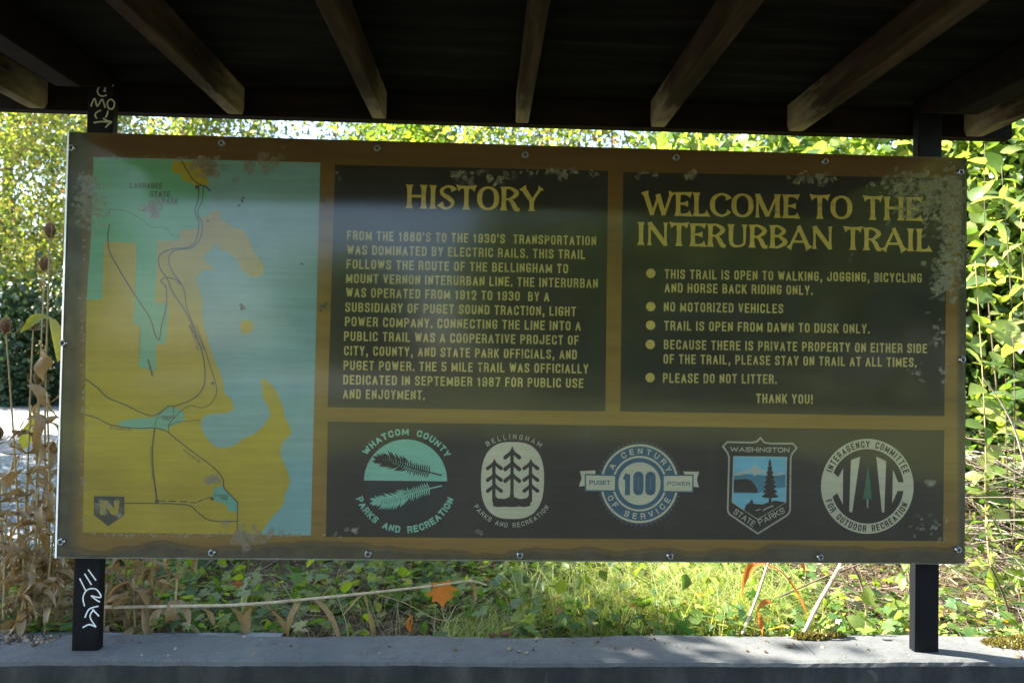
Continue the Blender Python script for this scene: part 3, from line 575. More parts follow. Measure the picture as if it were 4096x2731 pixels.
f.poly([ZC(*p) for p in L_ + [(592, 730), (590, 770), (614, 770), (612, 730)] + R_[::-1]], 4, .0006)
f.y = .0024; f.ribbon(smooth([ZC(*p) for p in [(540, 838), (580, 815), (632, 795)]], 3), 9 * u, False, 3); f.ribbon([ZC(478, 838), ZC(520, 826)], 6 * u, False, 3)
f.y = .0028
text(f, 'WASHINGTON', ZC(262, 335), ZC(768, 341), 42 * u, .2, .14, m=5); text(f, 'STATE', ZC(284, 860), ZC(455, 978), 50 * u, .16, .14, m=5); text(f, 'PARKS', ZC(515, 965), ZC(735, 853), 50 * u, .16, .14, m=5)
f.build('park_shield_emblem', [M['pale'], M['skyblue'], M['midblue'], M['white'], M['dark'], M['pale']], lp)
f = Flat(.0032); c = Vector(ZC(1437, 630)); f.disc(c, 408 * u, 0, 64); f.disc(c, 320 * u, 1, 56, .0003)
for i, pts in enumerate(([(1100, 545), (1140, 508), (1187, 553), (1228, 475), (1225, 785), (1178, 688), (1132, 722), (1108, 700), (1095, 630)], [(1295, 405), (1375, 375), (1305, 855), (1280, 845)], [(1512, 375), (1597, 415), (1580, 855), (1560, 850)], [(1655, 488), (1700, 595), (1775, 597), (1775, 668), (1695, 670), (1648, 775)])): f.poly([ZC(*p) for p in pts], 0, .0006)
f.poly([ZC(*p) for p in [(1440, 455), (1455, 560), (1465, 650), (1472, 742), (1398, 740), (1412, 650), (1425, 560)]], 2, .0006); f.poly([ZC(*p) for p in [(1430, 742), (1444, 742), (1442, 815), (1432, 815)]], 3, .0006)
f.y = .0026; arctext(f, 'INTERAGENCY COMMITTEE', c, 363 * u, 160, 19, 58 * u, .18, 1, wk=.36, space=.45); arctext(f, 'FOR OUTDOOR RECREATION', c, 363 * u, 199, 337, 56 * u, .18, 1, True, wk=.36, space=.45)
f.build('outdoor_committee_emblem', [M['cream'], M['dark'], M['leafgreen'], M['pale']], lp)
# film that has let go of the board in scales, and rubbed or stained patches
rr = random.Random(11); f = Flat(.0016)
def scale_at(c, L, asp, ang, m=0):
    n = 9; pts = []
    for i in range(n):
        t = 2 * math.pi * i / n; q = 1 + rr.uniform(-.2, .2); x, y = L * math.cos(t) * q, L * asp * math.sin(t) * q
        pts.append((c[0] + x * math.cos(ang) - y * math.sin(ang), c[1] + x * math.sin(ang) + y * math.cos(ang)))
    f.poly(pts, m, rr.uniform(0, .0012))
def scales(pts, n, L, jit=.3, ang=.4):
    for i in range(n):
        a = rr.random() ** .8
        x, y, sx, sy = pts[rr.randrange(len(pts))]
        scale_at(B2(x + rr.gauss(0, sx), y + rr.gauss(0, sy)), L * rr.uniform(.6, 1.5), rr.uniform(.4, .75), ang + rr.gauss(0, .8))
scales([(2080, 420, 40, 12), (2130, 430, 35, 20), (2160, 460, 26, 28), (2185, 500, 17, 35), (2190, 560, 14, 35), (2180, 610, 14, 30), (2110, 470, 35, 22), (2165, 640, 14, 22), (2190, 440, 12, 25)], 950, .0078)
scales([(2190, 680, 7, 12), (2160, 775, 10, 18), (2150, 770, 8, 14), (2100, 850, 12, 10), (2130, 1205, 25, 16), (2150, 1225, 16, 10), (2165, 860, 6, 12), (2140, 1110, 5, 3)], 80, .0075)
scales([(1860, 410, 26, 7), (1830, 408, 12, 6), (1890, 415, 12, 6)], 42, .0075, ang=-.3)
scales([(1050 + 34 * i, 396 + rr.uniform(-3, 6), 10, 4) for i in range(10)] + [(1070, 415, 20, 9), (1140, 415, 25, 8), (1470, 398, 12, 4), (1590, 405, 10, 4)], 80, .0085, ang=-.1)
scales([(775, 405, 4, 10), (790, 1222, 14, 6), (810, 1215, 8, 4), (1100, 1224, 6, 3), (2015, 640, 3, 3), (2120, 605, 2, 2), (1775, 475, 10, 10), (1950, 600, 5, 10)], 30, .007)
scales([(200, 420, 14, 16), (205, 450, 18, 20), (200, 490, 16, 20), (190, 470, 12, 25), (222, 470, 16, 16)], 230, .0068)
scales([(190, 540 + 75 * i, 3, 35) for i in range(9)], 90, .005)
scales([(250 + 55 * i, 1228, 30, 2) for i in range(9)] + [(260 + 50 * i, 362, 30, 3) for i in range(6)], 120, .005)
f.build('peeling_film', M['flake'], sign)
for x, y, sx, n in ((480, 385, 14, 40), (352, 478, 12, 16), (600, 372, 30, 16), (575, 1228, 30, 24), (490, 1100, 6, 9)):
    f = Flat(.0018)
    for i in range(n): scale_at(B2(x + rr.gauss(0, sx), y + rr.gauss(0, sx * .6)), .010 * rr.uniform(.8, 1.6), .8, rr.random() * 3)
    f.build('rubbed_patch', M['stain'], sign)
for pts in ([(556, 462, 5), (549, 472, 4), (558, 455, 4)], [(556, 706, 7), (552, 700, 4), (562, 708, 3)], [(741, 460, 5), (746, 466, 4), (750, 474, 3), (739, 455, 3)], [(742, 704, 7), (736, 712, 5), (748, 698, 5)], [(693, 606, 4)], [(345, 845, 3), (348, 856, 3)], [(477, 508, 4)]):
    f = Flat(.0014)
    for x, y, r in pts: scale_at(B2(x, y), r * K * U, .55, rr.random() * 3)
    f.build('dirt_speck', M['line'], sign)
# acrylic cover, edge strip, bolts
b = MB(); x0, x1, z0, z1 = -W2, W2, -H2, H2
b.add([(x0 + .008, -.003, z0 + .003), (x1 - .004, -.003, z0 + .003), (x1 - .004, -.003, z1 - .001), (x0 + .008, -.003, z1 - .001)], [(0, 1, 2, 3)])
b.build('cover_sheet', M['pane'], sign)
b = MB()
b.add([(x0 - .001, .004, z0), (x0 + .008, -.0031, z0), (x0 + .008, -.0031, z1), (x0 - .001, .004, z1), (x0 - .001, .028, z0), (x0 - .001, .028, z1)], [(0, 1, 2, 3), (4, 0, 3, 5)])
b.add([(x1 + .001, .004, z0), (x1 - .004, -.0031, z0), (x1 - .004, -.0031, z1), (x1 + .001, .004, z1), (x1 + .001, .028, z0), (x1 + .001, .028, z1)], [(0, 1, 2, 3), (4, 0, 3, 5)])
b.add([(x0, .006, z0 - .001), (x1, .006, z0 - .001), (x1, -.0032, z0 + .003), (x0, -.0032, z0 + .003), (x0, .028, z0 - .001), (x1, .028, z0 - .001)], [(0, 1, 2, 3), (4, 5, 1, 0)])
b.build('edge_strip', M['trim'], sign)
for i, (x, y) in enumerate(((168, 341), (511, 330), (867, 342), (1206, 357), (1552, 363), (1893, 372), (2203, 397), (148, 788), (143, 1243), (488, 1268), (846, 1271), (1194, 1274), (1538, 1276), (1882, 1278), (2198, 1261), (2207, 826))):
    p = B2(x, y); b = MB(); c = (p[0], -.003, p[1])
    b.lathe(c, (0, -1, 0), [(.0098, 0), (.0098, .0012), (.0085, .0016), (.0085, .006), (.0078, .0072), (.0058, .0072), (.0054, .003)], 20)
    b.lathe(c, (0, -1, 0), [(.0054, .003), (.0001, .0028)], 20, 1)
    b.build('bolt', [M['steel'], M['recess']], sign, True)

# ------------------------------------------------------------------ the shelter that carries the sign
WT = -.865                                     # wall top
sh = empty('trail_shelter', (0, .07, WT), 'dark timber shelter on two black posts with open rafters under a flat plywood roof', 'shelter')
ZR, ZD = .685, .778                            # rafter underside, deck underside
YH = .108                                      # front face of the header
posts = []
PX = (-1.2265, 1.206)
for xc in PX:
    b = MB(); b.box(xc - .0365, xc + .0365, .029, .058, WT - .02, ZD - .004, bev=.004); posts.append(b.build('post', M['post'], sh))
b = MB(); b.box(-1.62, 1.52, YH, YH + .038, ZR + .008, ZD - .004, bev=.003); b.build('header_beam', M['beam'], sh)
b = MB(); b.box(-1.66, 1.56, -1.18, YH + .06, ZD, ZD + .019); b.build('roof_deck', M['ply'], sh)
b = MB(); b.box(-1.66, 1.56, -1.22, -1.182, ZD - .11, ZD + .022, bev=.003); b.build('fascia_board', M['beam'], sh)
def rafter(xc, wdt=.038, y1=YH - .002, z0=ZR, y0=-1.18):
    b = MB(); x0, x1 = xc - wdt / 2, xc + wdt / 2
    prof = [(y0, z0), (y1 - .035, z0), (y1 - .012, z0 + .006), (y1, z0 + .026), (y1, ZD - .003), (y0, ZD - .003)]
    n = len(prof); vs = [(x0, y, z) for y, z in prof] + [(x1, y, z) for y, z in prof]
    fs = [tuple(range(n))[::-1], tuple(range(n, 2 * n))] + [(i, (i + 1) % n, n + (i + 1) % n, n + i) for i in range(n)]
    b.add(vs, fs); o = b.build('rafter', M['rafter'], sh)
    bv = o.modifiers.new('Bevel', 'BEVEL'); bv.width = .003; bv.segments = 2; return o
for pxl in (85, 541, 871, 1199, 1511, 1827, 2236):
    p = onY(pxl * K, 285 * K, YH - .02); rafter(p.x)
for xc in PX:
    b = MB(); x0, x1 = xc - .036, xc + .036; z0 = ZR - .006
    prof = [(-1.18, z0), (-.12, z0), (.026, z0 + .055), (.026, ZD - .003), (-1.18, ZD - .003)]; n = 5
    b.add([(x0, y, z) for y, z in prof] + [(x1, y, z) for y, z in prof], [tuple(range(n))[::-1], tuple(range(n, 2 * n))] + [(i, (i + 1) % n, n + (i + 1) % n, n + i) for i in range(n)])
    o = b.build('side_beam', M['beam'], sh); bv = o.modifiers.new('Bevel', 'BEVEL'); bv.width = .004
# paint-marker scribbles on the left post
def scribble(strokes, conv, wd):
    f = Flat(.0283)
    for st in strokes: f.ribbon(smooth([conv(*p) for p in st], 5) if len(st) > 2 else [conv(*p) for p in st], wd)
    return f
cu = lambda x, y: (lambda p: (p.x, p.z))(onY(x / 2.904, y / 2.904, .0283))
cl = lambda x, y: (lambda p: (p.x, p.z))(onY(x / 1.68, 2150 + y / 1.68, .0283))
f = scribble([[(1118, 935), (1140, 968)], [(1085, 970), (1108, 995)], [(1240, 972), (1290, 940)], [(1275, 1010), (1322, 992)], [(1200, 1050), (1222, 1062), (1215, 1015), (1170, 1005), (1132, 1050), (1150, 1105), (1200, 1120), (1240, 1105)],
    [(1055, 1240), (1085, 1165), (1105, 1155), (1130, 1235), (1180, 1160), (1200, 1180), (1222, 1255)], [(1270, 1160), (1245, 1200), (1265, 1262), (1310, 1262), (1330, 1200), (1300, 1160), (1268, 1162)],
    [(1172, 1282), (1120, 1310), (1105, 1345), (1125, 1378)], [(1255, 1288), (1245, 1330), (1225, 1370)], [(1085, 1428), (1180, 1415), (1292, 1420)], [(1195, 1378), (1245, 1405), (1295, 1420), (1255, 1450), (1225, 1485)]], cu, .0042)
f.build('graffiti', M['pale'], posts[0])  # greyer paint than below carries the shade under the roof in its colour
f = scribble([[(535, 272), (575, 352)], [(568, 240), (615, 315)], [(592, 212), (645, 285)], [(568, 458), (558, 400), (585, 350), (640, 342), (675, 380), (670, 400), (612, 388)], [(612, 388), (645, 415), (672, 430)],
    [(570, 535), (600, 478), (662, 458)], [(620, 478), (665, 525)], [(630, 480), (605, 530), (645, 598)], [(645, 598), (600, 582), (555, 602)]], cl, .0038)
f.build('graffiti', M['chalk'], posts[0])

# ------------------------------------------------------------------ concrete wall
b = MB(); YF, YB = -.032, .15
prof = [(YF, -1.62), (YF, WT - .014), (YF + .004, WT - .0045), (YF + .016, WT - .0005), (YB - .012, WT + .001), (YB, WT - .012), (YB, -1.62)]
rr = random.Random(5); xs = [-6 + i * .02 for i in range(601)]; vs = []
ph = [rr.uniform(0, 6) for i in range(6)]
for x in xs:
    wob = .0012 * math.sin(x * 3 + ph[0]) + .0012 * math.sin(x * 7.7 + ph[1]) + .0006 * math.sin(x * 31 + ph[2])
    bb = .010 * math.sin(x * 2.1 + ph[3]) + .005 * math.sin(x * 9 + ph[4]) + rr.uniform(-.003, .003)
    for k, (y, z) in enumerate(prof):
        vs.append((x, y + (bb if k in (4, 5) else 0) + (rr.uniform(-.0006, .0006) if k in (1, 2) else 0), z + (wob if 0 < k < 6 else 0) + (rr.uniform(-.001, .001) if k in (1, 2) else 0)))
n = len(prof); fs = [(i * n + k, i * n + k + 1, (i + 1) * n + k + 1, (i + 1) * n + k) for i in range(len(xs) - 1) for k in range(n - 1)]
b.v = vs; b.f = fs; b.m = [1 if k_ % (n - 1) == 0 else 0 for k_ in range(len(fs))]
wall = tag(b.build('concrete_wall', [M['concrete'], M['front_concrete']]), 'low pale concrete wall with chipped front edge under the sign posts', 'wall')
sm_ = MB(); c = onY(3490, 2697, YF - .001)
pts = [(-.018, .012), (-.004, .016), (.006, .008), (.014, .0), (.016, -.016), (.008, -.022), (.002, -.008), (-.008, .002)]
sm_.add([(c.x + x, YF - .0012, c.z + z) for x, z in pts], [tuple(range(len(pts)))]); sm_.build('tar_spot', M['recess'], wall)

# ------------------------------------------------------------------ ground
rr = random.Random(8)
GZ = -.965
def gh(x, y):
    if y < .1: return -1.58
    k = .02 * math.sin(x * 2.3 + y) + .018 * math.sin(x * 5.1 - y * 3.3) + .012 * math.sin(y * 6 + x * 1.7)
    rise = max(0, y - 2.6) * .10 * max(0, min(1, (x + 1.2) / 2)) if y < 14 else 1.14 * max(0, min(1, (x + 1.2) / 2))
    return GZ + (k if y > .2 else 0) * min(1, max(.1, (x + 3) / 2 if x > -3 else .1)) + min(rise, 1.2)
def grid(xs, ys):
    vs = [(x, y, gh(x, y)) for y in ys for x in xs]; n = len(xs)
    return vs, [(j * n + i, j * n + i + 1, (j + 1) * n + i + 1, (j + 1) * n + i) for j in range(len(ys) - 1) for i in range(n - 1)]
xs = [-600, -200, -60, -25, -12] + [-8 + .25 * i for i in range(65)] + [10, 16, 30, 60, 200, 600]
ys = [-600, -200, -60, -20, -8, -4, -2, -1, -.2, .06, .12] + [.25 + .15 * i for i in range(34)] + [5.8 + .6 * i for i in range(16)] + [17, 25, 50, 120, 300, 600]
b = MB(); b.add(*grid(xs, ys)); tag(b.build('ground', M['soil'], smooth=True), kind='structure')
b = MB()      # gravel track on the left, and the gravel forecourt where the viewer stands
L = [(-9, 1.2), (-1.72, 1.2), (-1.45, 1.8), (-1.3, 2.6), (-1.4, 3.6), (-1.3, 5), (-.4, 7), (1.0, 8.6), (2.6, 10.0), (2.6, 10.9), (-16, 10.9), (-16, 1.2)]
b.add([(x, y, GZ + .012) for x, y in L], [tuple(range(len(L)))]); tag(b.build('path', M['gravel']), kind='structure')
b = MB(); b.add([(-30, -14, -1.572), (30, -14, -1.572), (30, YF - .002, -1.572), (-30, YF - .002, -1.572)], [(0, 1, 2, 3)]); tag(b.build('forecourt', M['asphalt']), kind='structure')

b = MB(); rr = random.Random(31); L = [(-60, -60), (60, -60), (60, -9)] + [(30 - .75 * i, -9.2 - 2.4 * math.sin(i * .37) - 1.2 * math.sin(i * .93 + 1) + rr.uniform(-.5, .5)) for i in range(80)] + [(-60, -9)]
b.add([(x, y, -1.568) for x, y in L], [tuple(range(len(L)))]); tag(b.build('meadow', M['meadow']), kind='structure')

b = MB(); L = [(-14, -23), (-9, -21.5), (-3.4, -22.5), (-3, -30), (-5, -38), (-12, -39), (-17, -33)]; b.add([(x, y, -1.563) for x, y in L], [tuple(range(len(L)))[::-1]]); tag(b.build('glare_patch', M['glare']), kind='structure')  # unseen pale ground added to put a bright glare in the acrylic

# ------------------------------------------------------------------ vegetation builders (numpy)
rng = np.random.default_rng(7)
T_DIA = (np.array([(0, 0, 0), (.45, .27, .07), (1, 0, -.06), (.45, -.27, .07)]), [(0, 1, 2), (0, 2, 3)])
T_OVA = (np.array([(0, 0, 0), (.14, .17, .04), (.4, .285, .085), (.7, .19, .05), (1, 0, -.12), (.7, -.19, .05), (.4, -.285, .085), (.14, -.17, .04), (.38, 0, .02), (.7, 0, -.02)]),
         [(0, 1, 2, 8), (8, 2, 3, 9), (9, 3, 4), (0, 8, 6, 7), (8, 9, 5, 6), (9, 4, 5)])
_lob = [(0, 0, 0)] + [(r * math.cos(a), r * math.sin(a), .06 * r * math.sin(a * 4)) for a, r in [(math.radians(d), q) for d, q in ((-150, .35), (-120, .62), (-98, .5), (-75, .72), (-52, .55), (-38, .8), (-22, .62), (0, 1), (22, .62), (38, .8), (52, .55), (75, .72), (98, .5), (120, .62), (150, .35))]]
T_LOB = (np.array(_lob), [(0, i, i + 1) for i in range(1, len(_lob) - 1)])
T_MAP = (np.array([(0, 0, 0), (-.1, .35, .06), (.15, .32, .04), (.3, .62, .12), (.42, .33, .03), (.62, .4, .08), (.66, .2, 0), (1, 0, -.1), (.66, -.2, 0), (.62, -.4, .08), (.42, -.33, .03), (.3, -.62, .12), (.15, -.32, .04), (-.1, -.35, .06)]), [(0, i, i + 1) for i in range(1, 13)])
def leafmesh(name, P, A, Nn, size, tpl, mt):
    V0, F0 = tpl; n = len(P); k = len(V0)
    A = A / np.linalg.norm(A, axis=1, keepdims=True); Bv = np.cross(Nn, A); Bv /= np.linalg.norm(Bv, axis=1, keepdims=True) + 1e-9; C = np.cross(A, Bv)
    s = np.asarray(size).reshape(-1, 1, 1); wj = (1 + .25 * rng.standard_normal(n)).clip(.55, 1.5).reshape(-1, 1, 1)
    V = P[:, None] + s * (V0[None, :, 0:1] * A[:, None] + wj * V0[None, :, 1:2] * Bv[:, None] + V0[None, :, 2:3] * C[:, None])
    V = V.reshape(-1, 3)
    lens = [len(f) for f in F0]; flat = np.concatenate([np.array(f) for f in F0]); tot = len(flat)
    idx = (np.arange(n)[:, None] * k + flat[None]).ravel()
    st = np.concatenate([[0], np.cumsum(lens)[:-1]]); st = (np.arange(n)[:, None] * tot + st[None]).ravel()
    me = bpy.data.meshes.new(name); me.vertices.add(len(V)); me.vertices.foreach_set('co', V.astype('f4').ravel())
    me.loops.add(len(idx)); me.loops.foreach_set('vertex_index', idx.astype('i4'))
    me.polygons.add(len(st)); me.polygons.foreach_set('loop_start', st.astype('i4')); me.polygons.foreach_set('loop_total', np.tile(lens, n).astype('i4'))
    me.materials.append(mt); me.update(calc_edges=True); me.validate(); return me
def dirs(n, up=.3, spread=1.0, bias=(0, 0, 0)):
    d = rng.standard_normal((n, 3)) * spread + np.array(bias); d[:, 2] += up; return d / (np.linalg.norm(d, axis=1, keepdims=True) + 1e-9)
def crown_pts(c, rad, nclump, n, cr, shell=.55, flat=1.0):
    c = np.array(c); rad = np.array(rad)
    d = rng.standard_normal((nclump, 3)); d /= np.linalg.norm(d, axis=1, keepdims=True)
    rr_ = shell + (1 - shell) * rng.random((nclump, 1)) ** .6
    low = rng.random((nclump, 1)); cc = c + d * rr_ * rad
    wgt = rng.random(nclump) ** 1.5 + .15; k = rng.choice(nclump, n, p=wgt / wgt.sum())
    sp = cr * (.6 + .8 * rng.random(nclump))[k][:, None]
    return cc[k] + rng.standard_normal((n, 3)) * sp * np.array([1, 1, flat]), cc
def branches(b, base, tips, r0, rnd, n=5, m=0):
    base = Vector(base)
    for tp in tips:
        tp = Vector(tp); mid = base.lerp(tp, .5) + Vector((rnd.uniform(-.1, .1), rnd.uniform(-.1, .1), rnd.uniform(0, .15))) * (tp - base).length
        q = smooth([base, base.lerp(mid, .5) + Vector((rnd.uniform(-.04, .04), rnd.uniform(-.04, .04), .02)) * (tp - base).length, mid, tp], 3)
        b.tube(q, [r0 * (1 - .85 * i / (len(q) - 1)) for i in range(len(q))], n, m, False)
def shrub(name, base, rad, cz, nclump, n, size, tpl, mt, label, group, cr=.2, cat='shrub', shell=.5, tr=.02, seed=1):
    rnd = random.Random(seed); o = empty(name, base, label, cat, group)
    c = (base[0], base[1], base[2] + cz); P, cc = crown_pts(c, rad, nclump, n, cr, shell)
    P = P[P[:, 2] > base[2] + .02]; n = len(P)
    A = dirs(n, -.15, .9); Nn = dirs(n, .9, .6)
    me = leafmesh('foliage', P, A, Nn, size * (.4 + 1.0 * rng.random(n) ** 1.2), tpl, mt); link('foliage', me, o)
    b = MB(); branches(b, base, cc[:26], tr, rnd); b.build('branches', M['bark'], o, True); return o

# far hedge across the gravel track (left) and the thicket behind the sign, nearer towards the right
GB = 'shrubs of the thicket behind the sign'
gz = lambda x, y: gh(x, y) - .02
def at_depth(pxl, D):  # x of a 2352-wide column at distance D along the view
    return onY(pxl * K, 800, CAM.y + D).x
spec = [(-150, 13.2, 2.1, 5.0, 'tallest yellow-green shrub at the left end beyond the gravel track'), (40, 12.6, 2.0, 5.0, 'bright berry-dotted shrub beyond the gravel track beside the teasels'),
        (210, 12.9, 2.0, 5.0, 'bright shrub rising behind the upper left corner of the sign'), (430, 12.0, 1.8, 4.6, 'reddish-flecked shrub seen over the map panel'),
        (640, 11.2, 1.7, 4.3, 'yellow-green shrub seen over the gap beside the map panel'), (1010, 9.2, 1.25, 3.8, 'shadowed shrub seen over the history panel heading'),
        (1240, 7.6, 1.1, 3.4, 'sunlit shrub seen above the middle of the sign'), (1440, 6.6, 1.0, 3.1, 'twiggy sunlit shrub seen just right of the middle rafter')]
for i, (pxl, D, rad, hh, lab) in enumerate(spec):
    x = at_depth(pxl, D); y = CAM.y + D; far = D > 8
    shrub('thicket_shrub', (x, y, gz(x, y)), (rad, rad * .75, hh), hh * .78, 190, 32000 if far else 19000, .085 if far else .075, T_DIA, M['leaf_far'] if i != 5 else M['leaf_mid'], lab, GB, .26 if far else .2, seed=i)
fill = [(2260, 3.5, .42, .55, 'low leafy bramble at the foot of the shrubs right of the sign'), (2420, 3.4, .5, .75, 'low leafy bramble at the right edge of the view'), (2080, 4.4, .6, .8, 'low bramble behind the right post'), (1500, 5.2, .9, .7, 'low bramble behind the pale grass'), (900, 6.0, 1.1, .6, 'low bramble behind the middle of the sign')]
for i, (pxl, D, rad, hh, lab) in enumerate(fill):
    x = at_depth(pxl, D); y = CAM.y + D
    shrub('bramble', (x, y, gz(x, y)), (rad, rad * .6, hh * .7), hh * .6, 60, 2600 if i > 1 else 2000, .055, T_OVA, M['leaf_mid'], lab, 'brambles by the thicket', .14, 'bramble', seed=60 + i, tr=.006)
low = [(-60, 11.6, 1.4, 1.2, 'dark bramble at the far edge of the gravel track, left of the teasels'), (95, 11.4, 1.4, 1.05, 'dark bramble at the far edge of the gravel track behind the teasels')]
for i, (pxl, D, rad, hh, lab) in enumerate(low):
    x = at_depth(pxl, D); y = CAM.y + D
    shrub('bramble', (x, y, gz(x, y)), (rad, rad * .6, hh), hh * .7, 80, 9000, .10, T_OVA, M['leaf_dark'] if i else M['leaf_mid'], lab, 'brambles by the track', .2, 'bramble', seed=30 + i)
spec = [(1640, 4.9, .75, 1.75, 'broad-leaved shrub seen above the welcome panel heading'), (1880, 4.3, .7, 1.65, 'broad-leaved shrub seen between the roof and the right part of the sign'), (2150, 4.0, .6, 1.65, 'broad-leaved shrub behind the right post'),
        (2330, 3.75, .5, 1.55, 'large-leaved bright shrub right of the sign'), (2560, 3.9, .6, 1.7, 'large-leaved shrub at the right edge of the view')]
for i, (pxl, D, rad, hh, lab) in enumerate(spec):
    x = at_depth(pxl, D); y = CAM.y + D
    shrub('broadleaf_shrub', (x, y, gz(x, y)), (rad, rad * .7, hh * (.8 if i < 3 else .6)), hh * (.9 if i < 3 else 1.12), 120, 5600, .09, T_OVA, M['leaf_near'], lab, 'broad-leaved shrubs right of the sign', .15, seed=50 + i, tr=.012)
    
for i, (pxl, D, rad, hh, lab) in enumerate(((2290, 4.7, .8, 1.7, 'dark filler shrub standing in for shade behind the broad leaves right of the sign'), (2600, 4.6, .8, 1.8, 'dark filler shrub standing in for shade behind the broad leaves at the right edge'), (1900, 5.6, 1.0, 1.9, 'dark filler shrub standing in for shade far behind the right part of the sign'))):  # dark leaf colour stands in for shade deep in the thicket
    x = at_depth(pxl, D); y = CAM.y + D
    shrub('filler_shrub', (x, y, gz(x, y)), (rad, rad * .6, hh * .85), hh * .85, 120, 9000, .08, T_DIA, M['leaf_dark'], lab, 'dark filler shrubs for the shaded depth of the thicket', .16, seed=80 + i, tr=.012)
# trees: a dark one in the gap over the history panel, one left out of frame whose shade falls on the wall, some behind the viewer mirrored in the acrylic
def tree(name, base, h, crown_r, n, size, mt, label, group=None, nclump=90, seed=1, cr=.5, tilt=(0, 0), low=.45):
    rnd = random.Random(seed); o = empty(name, base, label, 'tree', group); base = Vector(base)
    top = base + Vector((tilt[0], tilt[1], h)); b = MB()
    q = smooth([base, base.lerp(top, .35) + Vector((rnd.uniform(-.1, .1), rnd.uniform(-.1, .1), 0)), base.lerp(top, .7), top], 4)
    b.tube(q, [h * .022 * (1 - .8 * i / (len(q) - 1)) for i in range(len(q))], 8)
    c = base.lerp(top, low + .5 * (1 - low)); P, cc = crown_pts(c, (crown_r, crown_r, h * (1 - low) * .55), nclump, n, cr, .35)
    for t in cc[:30]:
        s = base.lerp(top, min(.9, max(.3, (t[2] - base.z) / h - .15))); branches(b, s, [t], h * .006, rnd, 4)
    if name == 'shade_tree': P = P[np.hypot(P[:, 0] - c.x, P[:, 1] - c.y) < crown_r]; n = len(P)
    b.build('trunk', M['bark'], o, True)
    me = leafmesh('crown', P, dirs(n, -.1), dirs(n, .8, .7), size * (.6 + .8 * rng.random(n)), T_DIA, mt); link('crown', me, o); return o
x = at_depth(905, 16); tree('background_tree', (x, CAM.y + 16, gz(x, 14)), 7.6, 1.5, 12000, .13, M['leaf_dark'], 'dark blue-green tree filling the gap in the thicket over the history panel', seed=3, cr=.3, low=.2)
x = at_depth(20, 19); tree('background_tree', (x, CAM.y + 19, gz(x, 17)), 9.5, 2.2, 12000, .16, M['leaf_dark'], 'dark tall tree behind the shrubs at the upper left', seed=4, cr=.4, low=.2)
for i, (x, y, h, r, lab) in enumerate(((-3.42, .8, 3.2, .85, 'small leafy tree left of the sign whose shade falls on the wall'), (-4.15, 1.85, 3.8, .95, 'slender leafy tree just left of the view, its shade on the plants behind the wall'), (-5.6, 3.3, 3.8, 1.1, 'leafy tree beside the gravel track, its shade on the near gravel'), (-7.8, 5.3, 4.3, 1.3, 'leafy tree farther up the gravel track left of the view'))):
    tree('shade_tree', (x, y, GZ - .02), h, r, 8000, .1, M['leaf_mid'], lab, 'trees left of the view', seed=5 + i, nclump=60, cr=.2, low=.45)
for i, (x, y, h, lab) in enumerate(((14.5, -20, 9.5, 'broad tree facing the right end of the sign across the meadow'), (8.5, -22, 8.5, 'tree facing the right half of the sign across the meadow'), (3.4, -24, 6.5, 'lower tree facing the middle of the sign across the meadow'), (-9, -44, 7.5, 'low tree facing the map panel beyond the pale lot'), (-17, -22, 12.5, 'tall tree added behind the viewer to keep sky out of the reflection at the left end of the sign'), (-26, -17, 13, 'tall tree added farther left behind the viewer to keep sky out of the reflection'))):  # the two tall left ones are added to hide sky from the pane's reflection
    tree('facing_tree', (x, y, -1.6), h, 4.2, 7000, .5, M['leaf_mid'], lab, 'trees behind the viewer', seed=20 + i, cr=1.0, low=.12)

# ------------------------------------------------------------------ ground cover behind the wall
def scatter(n, x0, x1, y0, y1): return np.stack([rng.uniform(x0, x1, n), y0 + (y1 - y0) * rng.random(n) ** 1.3], 1)
def groundz(xy): return np.array([gh(*p) for p in xy])
xy = np.vstack([scatter(21000, -1.5, 3.2, .17, 3.4), scatter(1800, -2.6, -1.3, .17, 1.3)])
dens = np.sin(xy[:, 0] * 5.3 + xy[:, 1] * 3) + np.sin(xy[:, 0] * 2.1 - xy[:, 1] * 6.2 + 1) + rng.standard_normal(len(xy)) * .7
xy = xy[(dens > -.55) & ~((xy[:, 0] > 1.05) & (rng.random(len(xy)) < .2)) & ~((xy[:, 0] > 1.5 + .25 * np.sin(xy[:, 1] * 4)) & (rng.random(len(xy)) < .45))]
z = groundz(xy) + rng.random(len(xy)) ** 1.6 * .13
P = np.column_stack([xy, z]); n = len(P)
o = link('ground_ivy', leafmesh('ground_ivy', P, dirs(n, .1, .8) * [1, 1, .35], dirs(n, 1.1, .45), .03 * (.5 + rng.random(n)), T_LOB, M['ivy'])); tag(o, 'low lobed green ground ivy between the wall and the thicket', 'ground cover', kind='stuff')
xy = np.vstack([scatter(5200, -1.6, 3.4, .16, 3.6), scatter(1500, .9, 3.2, .16, 1.6)]); n = len(xy)
P = np.column_stack([xy, groundz(xy) + .006 + rng.random(n) * .03])
o = link('leaf_litter', leafmesh('leaf_litter', P, dirs(n, 0, 1) * [1, 1, .3], dirs(n, 1, .5), .035 * (.4 + rng.random(n)), T_DIA, M['litter'])); tag(o, 'dry leaf litter and scraps on the soil behind the wall', 'leaf litter', kind='stuff')
b = MB(); rr = random.Random(12)
